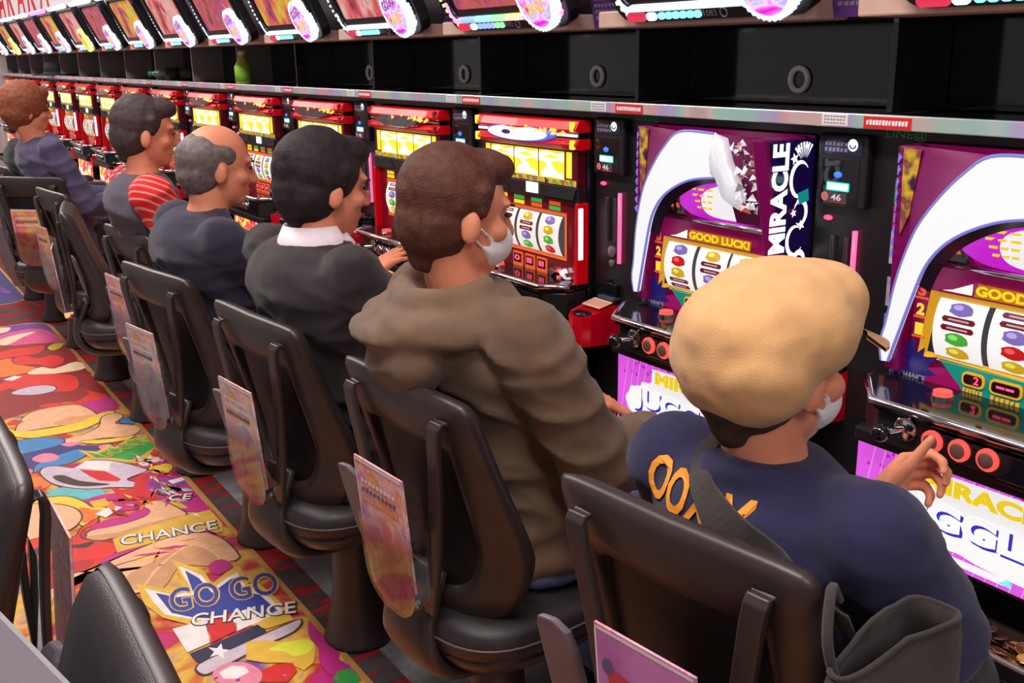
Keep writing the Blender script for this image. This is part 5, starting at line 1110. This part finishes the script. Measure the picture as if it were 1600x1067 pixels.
def hand_caps(mb, M, side, curls, spread=.06, thumb=(.5, .35), m=None):
    """five-fingered hand: wrist at the origin, fingers along +Y, back of the hand +Z; side=+1 right hand (thumb at -X)"""
    m = m or skinm; k = 1.0
    def C(a, b, ra, rb): mb.cap(M @ Vector(a), M @ Vector(b), ra, rb, m, 10)
    xs = [-.030, -.010, .010, .029]; ls = [(.040, .025, .021), (.044, .028, .022), (.041, .026, .021), (.032, .020, .018)]
    for f in range(4):
        x = xs[f] * side; top = Vector((x * 1.0, .088 - .010 * abs(f - 1.2) * .8, 0))
        C((x * .72, .008, 0), top, .0155, .0115)
        ang = 0.0; p = top; sp = spread * (f - 1.4) * side
        for j in range(3):
            ang += curls[f][j]; d = Vector((math.sin(sp), math.cos(ang) * math.cos(sp), -math.sin(ang)))
            q = p + d * ls[f][j]; C(p, q, [.0096, .0086, .0078][j], [.0088, .0078, .0066][j]); p = q
    C((-.018 * side, .012, -.006), (-.026 * side, .05, -.012), .0175, .014)
    p = Vector((-.026 * side, .030, -.012)); a, bnd = thumb
    d = Vector((-math.sin(a + .5) * side, math.cos(a + .5), -.35)).normalized(); q = p + d * .042; C(p, q, .0135, .0108)
    d2 = Vector((-math.sin(a + .5 - bnd) * side, math.cos(a + .5 - bnd), -.25)).normalized(); q2 = q + d2 * .030; C(q, q2, .0105, .0085)
    q3 = q2 + d2 * .020; C(q2, q3, .0085, .007)
    C((0, -.02, 0), (0, .02, 0), .027, .024)

def orient(p, fwd, up):
    f = Vector(fwd).normalized(); u = Vector(up); u = (u - f * u.dot(f)).normalized(); r = f.cross(u)
    return Matrix(((r.x, f.x, u.x, p[0]), (r.y, f.y, u.y, p[1]), (r.z, f.z, u.z, p[2]), (0, 0, 0, 1)))

def build_person(spec):
    x, y, a = spec['at']
    t = thing('person', (x, y, 0), a, label=spec['label'], cat='person')
    g = spec
    hz = g.get('head_z', 1.215); sw = g.get('sw', .178); lean = g.get('lean', 0.0); hy = g.get('head_y', 0.0); hx = g.get('head_x', 0.0); b_ = g.get('bulk', 1.0)
    shz = hz - g.get('neck', .180); shy = -.012 + lean; nk = Vector((hx * .6, -.012 + lean + (hy - lean) * .5, shz + .034))
    hc = Vector((hx, hy, hz)); yaw = g.get('yaw', 0.0); pit = g.get('pitch', -.12)
    HR = Matrix.Rotation(yaw, 3, 'Z') @ Matrix.Rotation(pit, 3, 'X')
    def H(p): return hc + HR @ Vector(p)
    # arms: shoulder -> elbow -> wrist
    arms = {}
    for s, key in ((-1, 'L'), (1, 'R')):
        S_ = Vector((s * sw, shy, shz)); E_ = Vector(g[key][0]); W_ = Vector(g[key][1]); arms[key] = (S_, E_, W_)
    # ---- body (skin), one continuous surface
    b = MB()
    b.ell(H((0, -.008, .030)), (.074, .094, .088), skinm, HR); b.ell(H((0, .022, -.030)), (.062, .068, .082), skinm, HR); b.ell(H((0, .052, -.078)), (.036, .034, .030), skinm, HR)
    b.cap(H((0, .088, .012)), H((0, .105, -.026)), .010, .0135, skinm); b.ell(H((0, .083, -.058)), (.024, .012, .010), skinm, HR)
    b.ell(H((0, .078, .030)), (.052, .016, .012), skinm, HR)
    for s in (-1, 1):
        b.ell(H((s * .076, -.008, -.012)), (.011, .020, .032), skinm, HR @ Matrix.Rotation(s * -.35, 3, 'Z')); b.ell(H((s * .045, .058, -.02)), (.022, .022, .022), skinm, HR)
    b.cap(H((0, -.022, -.06)), nk + Vector((0, .0, -.01)), .052, .056, skinm); b.cap(nk, nk + Vector((0, 0, -.10)), .060, .085, skinm)
    b.cap((0, shy, shz - .08), (0, .08, .62), .09 * b_, .10 * b_, skinm)
    for key in 'LR':
        S_, E_, W_ = arms[key]; b.cap(S_ * .95 + Vector((0, 0, shz)) * .05, E_, .040, .034, skinm); b.cap(E_, W_, .036, .024, skinm)
    body = merge_skin('body', b, .0065, 3, t)
    hb = MB(); usedh = False
    for key, s in (('L', -1), ('R', 1)):
        hd = g.get('hand' + key, {}); S_, E_, W_ = arms[key]
        fwd = Vector(hd.get('fwd', (W_ - E_))); up = hd.get('up', (0, 0, 1))
        hand_caps(hb, orient(W_, fwd, up), s, hd.get('curls', [(.5, .7, .5)] * 4), hd.get('spread', .05), hd.get('thumb', (.5, .35)))
        hb.cap(E_.lerp(W_, .5), W_, .029, .024, skinm)
    hands = merge_skin('hands', hb, .0036, 3)
    # join hands into the body mesh
    me = body.data; me2 = hands.data
    vs = [v.co.copy() for v in me.vertices] + [v.co.copy() for v in me2.vertices]; n0 = len(me.vertices)
    fs = [tuple(p.vertices) for p in me.polygons] + [tuple(i + n0 for i in p.vertices) for p in me2.polygons]
    nm = bpy.data.meshes.new('body'); nm.from_pydata(vs, [], fs); nm.materials.append(skinm); nm.polygons.foreach_set('use_smooth', [True] * len(fs))
    body.data = nm; bpy.data.objects.remove(hands)
    # face
    for s in (-1, 1):
        f = MB(); f.ell(H((s * .030, .086, .008)), (.011, .005, .0045), facem, HR, 10, 6); f.build('eye', t, smooth=True)
        f = MB(); f.ell(H((s * .031, .090, .028)), (.018, .004, .0035), facem, HR, 10, 6); f.build('eyebrow', t, smooth=True)
    f = MB(); f.ell(H((0, .094, -.057)), (.020, .006, .005), lipm, HR, 10, 6); f.build('mouth', t, smooth=True)
    # ---- trousers
    tm = g['trousers']; b = MB()
    b.loft([[(r[0] * math.cos(q), .095 + r[1] * math.sin(q), z) for q in [2 * math.pi * j / 24 for j in range(24)]] for z, r in ((.484, (.15, .12)), (.50, (.17, .13)), (.58, (.165 * b_, .13 * b_)), (.66, (.155 * b_, .125 * b_)))], tm)
    ky = g.get('knee_y', .36)
    for s in (-1, 1):
        hp = (s * .085, .09, .555); kn = (s * g.get('knee_x', .115), ky, .535); an = (s * .12, ky + .02, .11)
        b.cap(hp, kn, .085, .062, tm); b.cap(kn, an, .060, .048, tm); b.cap(an, (s * .12, ky + .02, .075), .05, .052, tm)
    merge_skin('trousers', b, .011, 5, t, folds=.008)
    for s in (-1, 1):
        sm = g.get('shoe', pm('shoe_black', S(40, 36, 40), .5)); b = MB(); ax = s * .12; ay = ky + .02
        b.cap((ax, ay - .04, .042), (ax, ay + .13, .036), .040, .034, sm); b.cap((ax, ay, .06), (ax, ay, .10), .040, .038, sm); b.box(ax - .038, ax + .038, ay - .075, ay + .155, .002, .018, sm)
        merge_skin('shoe', b, .009, 4, t)
    # ---- top
    cm_ = g['top']; b = MB()
    def er(z, rx, ry, cy, n=28): return [(rx * math.cos(q), cy + ry * math.sin(q), z) for q in [2 * math.pi * j / n for j in range(n)]]
    L = lean
    cyz = lambda z: .10 + (shy - .10) * (z - .55) / (shz - .55)
    b.loft([er(.50, .170 * b_, .140, .105), er(.60, .170 * b_, .132, cyz(.60)), er(.70, .166 * b_, .122 * b_ ** .5, cyz(.70)), er(.70 + (shz - .70) * .45, .180 * b_, .120 * b_ ** .6, cyz(.70 + (shz - .70) * .45)), er(shz - .07, .190 * b_, .118 * b_ ** .6, shy), er(shz - .01, .180 * b_ ** .5, .110 * b_ ** .5, shy), er(shz + .028, .135, .088, shy), er(shz + .055, .075, .07, shy + .006)], cm_)
    sr = g.get('sleeve', (.062, .052, .045))
    for key, s in (('L', -1), ('R', 1)):
        S_, E_, W_ = arms[key]; b.cap((s * (sw - .03), shy, shz - .012), S_ + Vector((0, 0, -.012)), .070, sr[0] + .004, cm_)
        if g.get('short'): b.cap(S_ + Vector((0, 0, -.012)), S_.lerp(E_, .85), sr[0] + .004, sr[1] + .012, cm_)
        else:
            b.cap(S_ + Vector((0, 0, -.012)), E_, sr[0] + .004, sr[1] + .002, cm_); b.cap(E_, E_.lerp(W_, .93), sr[1] + .002, sr[2], cm_)
    if 'extra_top' in g: g['extra_top'](b, cm_, nk, shz, shy)
    top = merge_skin(g.get('top_name', 'top'), b, g.get('vox', .0095), 5, t, disp=g.get('fold', .020) * .6, dscale=.13, folds=g.get('crease', .011))
    # ---- hair
    if 'hair' in g: 
        b = MB(); g['hair'](b, H, HR); merge_skin('hair', b, .0062, 3, t, disp=.006, dscale=.03)
    if g.get('mask'):
        b = MB(); b.ell(H((0, .050, -.045)), (.058, .062, .050), maskm, HR); 
        for s in (-1, 1): b.cap(H((s * .056, .048, -.035)), H((s * .082, -.004, -.004)), .004, .004, maskm); b.cap(H((s * .054, .045, -.062)), H((s * .080, -.012, -.022)), .004, .004, maskm)
        merge_skin('face_mask', b, .005, 3, t)
    if 'after' in g: g['after'](t, top, H, HR, nk, shz, shy, arms)
    return t

def hair_short(col, full=1.0, long=0.0):
    m = pm('hair_%d_%d_%d' % tuple(int(c * 999) for c in col), col, .65, var=.3, scale=60, bump=.5, bscale=260, spec=.25)
    def f(b, H, HR):
        b.ell(H((0, -.026, .044)), (.088 * full, .098 * full, .092 * full), m, HR); b.ell(H((0, -.046, -.008)), (.080 * full, .076 * full, .080), m, HR)
        b.ell(H((0, .045, .090)), (.062, .055, .036), m, HR)
        for s in (-1, 1): b.cap(H((s * .076, .012, .05)), H((s * .077, .012, .012)), .020, .010, m)
        b.cap(H((0, -.062, -.04)), H((0, -.060, -.075)), .045, .032, m)
        if long: b.cap(H((0, -.06, -.05)), H((-.02, -.062, -.12 - long)), .060, .035, m); b.cap(H((-.04, -.04, -.05)), H((-.05, -.03, -.11 - long)), .035, .022, m)
    return f
def hair_balding(col):
    m = pm('hair_grey', col, .55, var=.35, scale=70, bump=.6, bscale=260)
    def f(b, H, HR):
        b.ell(H((0, -.040, .018)), (.086, .080, .078), m, HR); b.ell(H((0, -.050, -.02)), (.078, .066, .066), m, HR)
        for s in (-1, 1): b.ell(H((s * .055, -.01, .035)), (.026, .050, .034), m, HR)
    return f

# --- A: beige cap, navy tee, dark shoulder bag
def tri_faces(v, f):
    from mathutils.geometry import tessellate_polygon
    out = []
    for q in f:
        if len(q) == 3: out.append(q); continue
        for t3 in tessellate_polygon([[Vector(v[i]) for i in q]]): out.append(tuple(q[k] for k in t3))
    return out
def cap_after(t, top, H, HR, nk, shz, shy, arms):
    capm = cloth('cap_beige', S(214, 164, 112), .08)
    b = MB(); TR = HR @ Matrix.Rotation(.28, 3, 'X')
    b.ell(H((0, -.020, .055)), (.116, .128, .085), capm, TR); b.ell(H((0, -.058, .012)), (.108, .085, .085), capm, TR); b.ell(H((0, .036, .086)), (.094, .078, .055), capm, TR)
    capo = merge_skin('cap', b, .007, 5, t, disp=.012, dscale=.06)
    b = MB(); L = []
    for k in range(11):
        q = math.radians(-62 + 12.4 * k); L.append((math.sin(q), math.cos(q)))
    A = [H((.094 * s, .035 + .075 * c, .052)) for s, c in L]; B = [H((.100 * s, .045 + .125 * c, .034)) for s, c in L]
    A2 = [p + HR @ Vector((0, 0, .006)) for p in A]; B2 = [p + HR @ Vector((0, 0, .005)) for p in B]
    b.strip(A, B, capm); b.strip(B, B2, capm); b.strip(B2, A2, capm); b.build('cap_brim', capo, smooth=True)
    # orange back print, wrapped on the shirt
    me = top.data; bv = BVHTree.FromPolygons([v.co for v in me.vertices], [tuple(p.vertices) for p in me.polygons])
    orm = pm('shirt_print_orange', S(240, 150, 40), .7, var=.05)
    tb = MB(); tb.text('OOX M', Matrix.Translation((-.150, -1, .0)) @ XZ, orm, 1, fit=(.205, .060), bold=.03); tb.f = tri_faces(tb.v, tb.f)
    out = MB(); vs = []
    for p in tb.v:
        o = Vector((p[0], -.6, p[2] + .890 + .0)); hit = bv.ray_cast(o, Vector((0, 1, 0))); vs.append(tuple(hit[0] + Vector((0, -.003, 0))) if hit[0] else (p[0], -.13, p[2] + .890))
    out.add(vs, tb.f, orm); out.build('shirt_print', t)
    # strap over the left of the neck down to the right hip
    bm = cloth('bag_charcoal', S(62, 54, 52), .12, bump=.5)
    path = [(-.05, .12, .90), (-.064, .06, .955), (-.058, -.02, .965), (-.030, -.08, .945), (.02, -.115, .915), (.07, -.125, .885), (.13, -.125, .86), (.18, -.120, .86), (.225, -.118, .862)]
    sp = spline(path, 6); L1 = []; FR = []
    for k, p in enumerate(sp):
        d = (sp[min(k + 1, len(sp) - 1)] - sp[max(0, k - 1)]).normalized(); loc, nrm, idx, dist = bv.find_nearest(p)
        if nrm.dot(p - Vector((0, -.03, p.z))) < 0: nrm = -nrm
        u_ = min(1, max(0, (k / len(sp) - .72) / .2)); q = (loc + nrm * .006).lerp(p, u_); FR.append([q, nrm])
    for it in range(6):
        FR = [[(FR[max(0, k - 1)][0] + FR[k][0] * 2 + FR[min(len(FR) - 1, k + 1)][0]) / 4 if 0 < k < len(FR) - 1 else FR[k][0], (FR[max(0, k - 1)][1] + FR[k][1] + FR[min(len(FR) - 1, k + 1)][1]).normalized()] for k in range(len(FR))]
    for k, (q, nrm) in enumerate(FR):
        d = (FR[min(k + 1, len(FR) - 1)][0] - FR[max(0, k - 1)][0]).normalized(); w = d.cross(nrm).normalized(); hw = .022 + .018 * math.sin(math.pi * min(1, max(0, (k / len(sp) - .42) / .45)))
        L1.append([q - w * hw, q + w * hw, q + w * hw + nrm * .005, q - w * hw + nrm * .005])
    b = MB(); b.loft(L1, bm); b.build('bag_strap', t, bevel=.002)

def torso_collar(col, w=.05):
    def f(t, top, H, HR, nk, shz, shy, arms):
        m = cloth('collar_%d' % int(col[0] * 999), col, .05)
        b = MB(); L = []
        for k in range(24):
            q = 2 * math.pi * k / 24; r0, r1 = .072, .090; up = .034 if math.sin(q) < .4 else .012
            c = nk + Vector((0, -.002, -.006))
            L.append([c + Vector((r1 * math.cos(q), r1 * math.sin(q), -.022)), c + Vector((r1 * math.cos(q) * 1.02, r1 * math.sin(q) * 1.02, up * .3)), c + Vector((r0 * math.cos(q), r0 * math.sin(q), up + .018)), c + Vector(((r0 - .006) * math.cos(q), (r0 - .006) * math.sin(q), up)), c + Vector(((r0 - .004) * math.cos(q), (r0 - .004) * math.sin(q), -.022))])
        L.append(L[0]); b.loft(L, m, cap=False); b.build('shirt_collar', t, smooth=True)
    return f

def hood(b, m, nk, shz, shy):
    for k in range(14):   # folded hood: thick drooping rolls round the neck
        q0 = math.radians(150 + 17 * k * .97 - 20); q1 = math.radians(150 + 17 * (k + 1) * .97 - 20)
        def pt(q, r, z): return (nk.x + r * math.cos(q), nk.y - .01 + r * 1.05 * math.sin(q), nk.z + z + .030 - .030 * max(0, -math.sin(q)))
        b.cap(pt(q0, .092, .000), pt(q1, .092, .000), .030, .030, m); b.cap(pt(q0, .130, -.050), pt(q1, .130, -.050), .036, .036, m)
    b.ell((nk.x, nk.y - .13, nk.z - .10), (.105, .055, .070), m); b.ell((nk.x - .03, nk.y - .15, nk.z - .055), (.10, .050, .030), m)
    b.cap((nk.x - .10, nk.y + .05, nk.z - .02), (nk.x - .13, nk.y - .10, nk.z - .05), .032, .034, m)
def hem(b, m, nk, shz, shy):
    b.ell((0, .09, .545), (.182, .145, .070), m)

def tee_collar(b, m, nk, shz, shy):
    for k in range(16):
        q0 = 2 * math.pi * k / 16; q1 = 2 * math.pi * (k + 1) / 16; f = lambda q: (nk.x + .070 * math.cos(q), nk.y + .072 * math.sin(q), nk.z - .012 - .02 * math.sin(q))
        b.cap(f(q0), f(q1), .020, .020, m)
def tee_collar2(b, m, nk, shz, shy):
    for k in range(16):
        q0 = 2 * math.pi * k / 16; q1 = 2 * math.pi * (k + 1) / 16; f = lambda q: (nk.x + .082 * math.cos(q), nk.y + .084 * math.sin(q), nk.z - .036 - .03 * max(0, math.sin(q)))
        b.cap(f(q0), f(q1), .024, .024, m)
jeans = cloth('jeans_blue', S(96, 104, 140), .2); darkt = cloth('trousers_dark', S(44, 40, 46), .15); greyt = cloth('trousers_grey', S(80, 78, 84), .15)
flat = [(.12, .15, .1), (.1, .12, .1), (.14, .16, .12), (.2, .25, .2)]
rest = [(.45, .6, .4), (.5, .65, .4), (.55, .7, .45), (.6, .7, .5)]
pA = build_person(dict(at=(-.893, .990, math.radians(4)), label='person in a beige newsboy cap and navy tee at the nearest purple machine', head_z=1.098, head_y=.00, lean=.01, pitch=-.10, yaw=-.12, sw=.168, bulk=.96,
    top=cloth('tee_navy', S(44, 42, 74), .12), top_name='tee_shirt', short=True, neck=.170, crease=.005, extra_top=tee_collar, sleeve=(.070, .066, .05), trousers=darkt, mask=True,
    L=((-.215, .12, .715), (-.015, .285, .815)), R=((.205, .10, .735), (.08, .31, .70)), hair=hair_short(S(70, 50, 42)), after=cap_after,
    handL=dict(fwd=(.05, .80, .40), up=(-1, .1, .25), curls=[(.7, 1.1, .7), (.8, 1.2, .7), (.85, 1.2, .7), (.9, 1.2, .7)], thumb=(.35, .1)), handR=dict(curls=rest)))
pB = build_person(dict(at=(-1.618, .985, math.radians(2)), label='person in a brown hooded sweatshirt with tied-up dark hair', head_z=1.215, head_y=-.050, lean=-.02, pitch=-.12, yaw=-.15, sw=.180, bulk=1.0,
    top=cloth('hoodie_brown', S(112, 88, 70), .12), top_name='hoodie', trousers=jeans, mask=True, fold=.030, sleeve=(.072, .066, .056), extra_top=lambda b, m, nk, shz, shy: (hood(b, m, nk, shz, shy), hem(b, m, nk, shz, shy)),
    L=((-.255, .10, .76), (-.14, .33, .74)), R=((.245, .085, .765), (.135, .315, .745)), hair=hair_short(S(84, 48, 38), .98, .0), handL=dict(curls=rest), handR=dict(curls=rest)))
pC = build_person(dict(at=(-2.235, .94, math.radians(6)), label='person in a black cardigan with a white shirt collar and short black hair', head_z=1.205, neck=.158, head_y=.0, lean=-.04, pitch=-.14, yaw=-.1, sw=.208, bulk=1.18,
    top=cloth('cardigan_black', S(52, 44, 46), .10), top_name='cardigan', trousers=darkt, L=((-.25, .17, .77), (-.12, .37, .80)), R=((.27, .12, .77), (.17, .34, .77)), hair=hair_short(S(40, 32, 34), 1.06),
    extra_top=tee_collar2, after=torso_collar(S(236, 218, 226)), handL=dict(curls=rest), handR=dict(curls=rest), fold=.022))
pD = build_person(dict(at=(-2.92, .885, math.radians(2)), label='grey-haired person in a dark navy shirt pressing a stop button', head_z=1.200, neck=.165, head_y=.02, lean=-.04, pitch=-.15, yaw=-.12, sw=.205, bulk=1.18,
    top=cloth('shirt_navy', S(52, 46, 64), .10), top_name='shirt', trousers=darkt, L=((-.26, .16, .77), (-.12, .40, .80)), R=((.235, .22, .77), (.075, .44, .845)), hair=hair_balding(S(104, 90, 88)),
    handL=dict(curls=rest), handR=dict(fwd=(.02, .80, .42), up=(.1, -.45, .85), curls=flat, thumb=(.55, .1), spread=.08), fold=.02))
def sleeves_after(t, top, H, HR, nk, shz, shy, arms):
    m = bpy.data.materials.new('red_striped_sleeve'); m.use_nodes = True; nt = m.node_tree; bs = nt.nodes['Principled BSDF']
    tc = nt.nodes.new('ShaderNodeTexCoord'); w = nt.nodes.new('ShaderNodeTexWave'); w.bands_direction = 'Z'; w.inputs['Scale'].default_value = 14; w.inputs['Distortion'].default_value = .6; w.inputs['Detail'].default_value = 0
    mp = nt.nodes.new('ShaderNodeMapping'); mp.inputs['Rotation'].default_value = (.5, .35, 0); nt.links.new(tc.outputs['Object'], mp.inputs['Vector']); nt.links.new(mp.outputs['Vector'], w.inputs['Vector'])
    r = nt.nodes.new('ShaderNodeValToRGB'); r.color_ramp.elements[0].position = .80; r.color_ramp.elements[0].color = (*S(214, 20, 36), 1); r.color_ramp.elements[1].position = .88; r.color_ramp.elements[1].color = (*S(224, 150, 130), 1)
    nt.links.new(w.outputs['Fac'], r.inputs['Fac']); nt.links.new(r.outputs['Color'], bs.inputs['Base Color']); bs.inputs['Roughness'].default_value = .8
    for key, s in (('L', -1), ('R', 1)):
        S_, E_, W_ = arms[key]; b = MB(); b.cap((s * .15, shy, shz - .012), S_ + Vector((s * .01, 0, -.012)), .070, .074, m); b.cap(S_ + Vector((s * .01, 0, -.012)), E_, .074, .062, m); b.cap(E_, E_.lerp(W_, .93), .062, .050, m)
        merge_skin('sleeve', b, .010, 5, t, folds=.008)
pE = build_person(dict(at=(-3.70, .945, math.radians(-4)), label='person in a dark vest over red striped sleeves with dark hair', head_z=1.25, head_y=-.035, lean=-.06, pitch=-.12, yaw=-.1, sw=.200, bulk=1.18,
    top=cloth('vest_charcoal', S(78, 70, 84), .12), top_name='vest', trousers=darkt, sleeve=(.06, .045, .04), L=((-.26, .10, .80), (-.15, .36, .80)), R=((.265, .06, .82), (.15, .34, .80)), hair=hair_short(S(66, 54, 54), 1.0), after=sleeves_after, handL=dict(curls=rest), handR=dict(curls=rest)))
pF = build_person(dict(at=(-5.830, .92, math.radians(6)), label='brown-haired person in a slate blue top at the far left', head_z=1.255, head_y=-.06, lean=-.01, pitch=-.1, yaw=-.1, sw=.190, bulk=1.1,
    top=cloth('top_slate', S(84, 76, 106), .12), top_name='sweater', trousers=darkt, L=((-.26, .12, .78), (-.14, .34, .78)), R=((.275, .10, .78), (.17, .34, .78)), hair=hair_short(S(136, 76, 52), 1.22), handL=dict(curls=rest), handR=dict(curls=rest)))
pG = build_person(dict(at=(-6.50, .93, 0), label='person in a black jacket mostly hidden behind the brown-haired person', head_z=1.20, head_y=.02, lean=.0, sw=.185,
    top=cloth('jacket_black', S(44, 38, 42), .12), top_name='jacket', trousers=darkt, L=((-.26, .12, .78), (-.14, .34, .78)), R=((.27, .10, .78), (.17, .34, .78)), hair=hair_short(S(44, 36, 38)), handL=dict(curls=rest), handR=dict(curls=rest)))

# dark tote bag hanging at the right of the person in the cap
bg = thing('tote_bag', (-.612, .898, .462), label='dark grey cloth tote bag hanging beside the nearest chair', cat='bag')
bgm = cloth('bag_cloth', S(56, 48, 48), .12, bump=.5)
def bring(z, rx, ry, cy): return [(rx * math.copysign(abs(math.cos(q)) ** .7, math.cos(q)), cy + ry * math.copysign(abs(math.sin(q)) ** .7, math.sin(q)), z) for q in [2 * math.pi * j / 32 for j in range(32)]]
def soft(z, rx, ry, cy):   # slack cloth: the walls wander, the rim sags at one end
    out = []
    for x, y, zz in bring(z, rx, ry, cy):
        n = noise.noise(Vector((x * 22, y * 14, zz * 9))) * .016 * min(1, zz / .05 + .2)
        out.append((x + n, y + n * .5, zz - .030 * (zz / .425) ** 2 * max(0, -y / .09) - .012 * abs(noise.noise(Vector((y * 18, x * 9, 3)))) * (zz / .425)))
    return out
prof = [(0, .030, .085), (.012, .045, .112), (.04, .056, .128), (.09, .062, .136), (.15, .062, .138), (.21, .058, .132), (.27, .052, .122), (.32, .046, .112), (.36, .040, .103), (.395, .034, .094), (.425, .028, .088)]
rings = [soft(z, rx, ry, -.008) for z, rx, ry in prof] + [soft(z, rx - .005, ry - .005, -.008) for z, rx, ry in reversed(prof[4:])]
b = MB(); b.loft(rings, bgm, cap=True)
bo = b.build('bag_body', bg, smooth=True)
b = MB(); b.tube([(x, y, z) for x, y, z in soft(.425, .0265, .0865, -.008)], .0036, bgm, 6, True); b.build('bag_rim', bg, smooth=True)
b = MB(); b.tube(spline([(-.012, -.075, .36), (-.020, -.090, .42), (-.045, -.060, .455), (-.065, -.03, .45), (-.075, -.005, .42)], 5), .006, bgm, 6); b.build('bag_handle', bg, smooth=True)
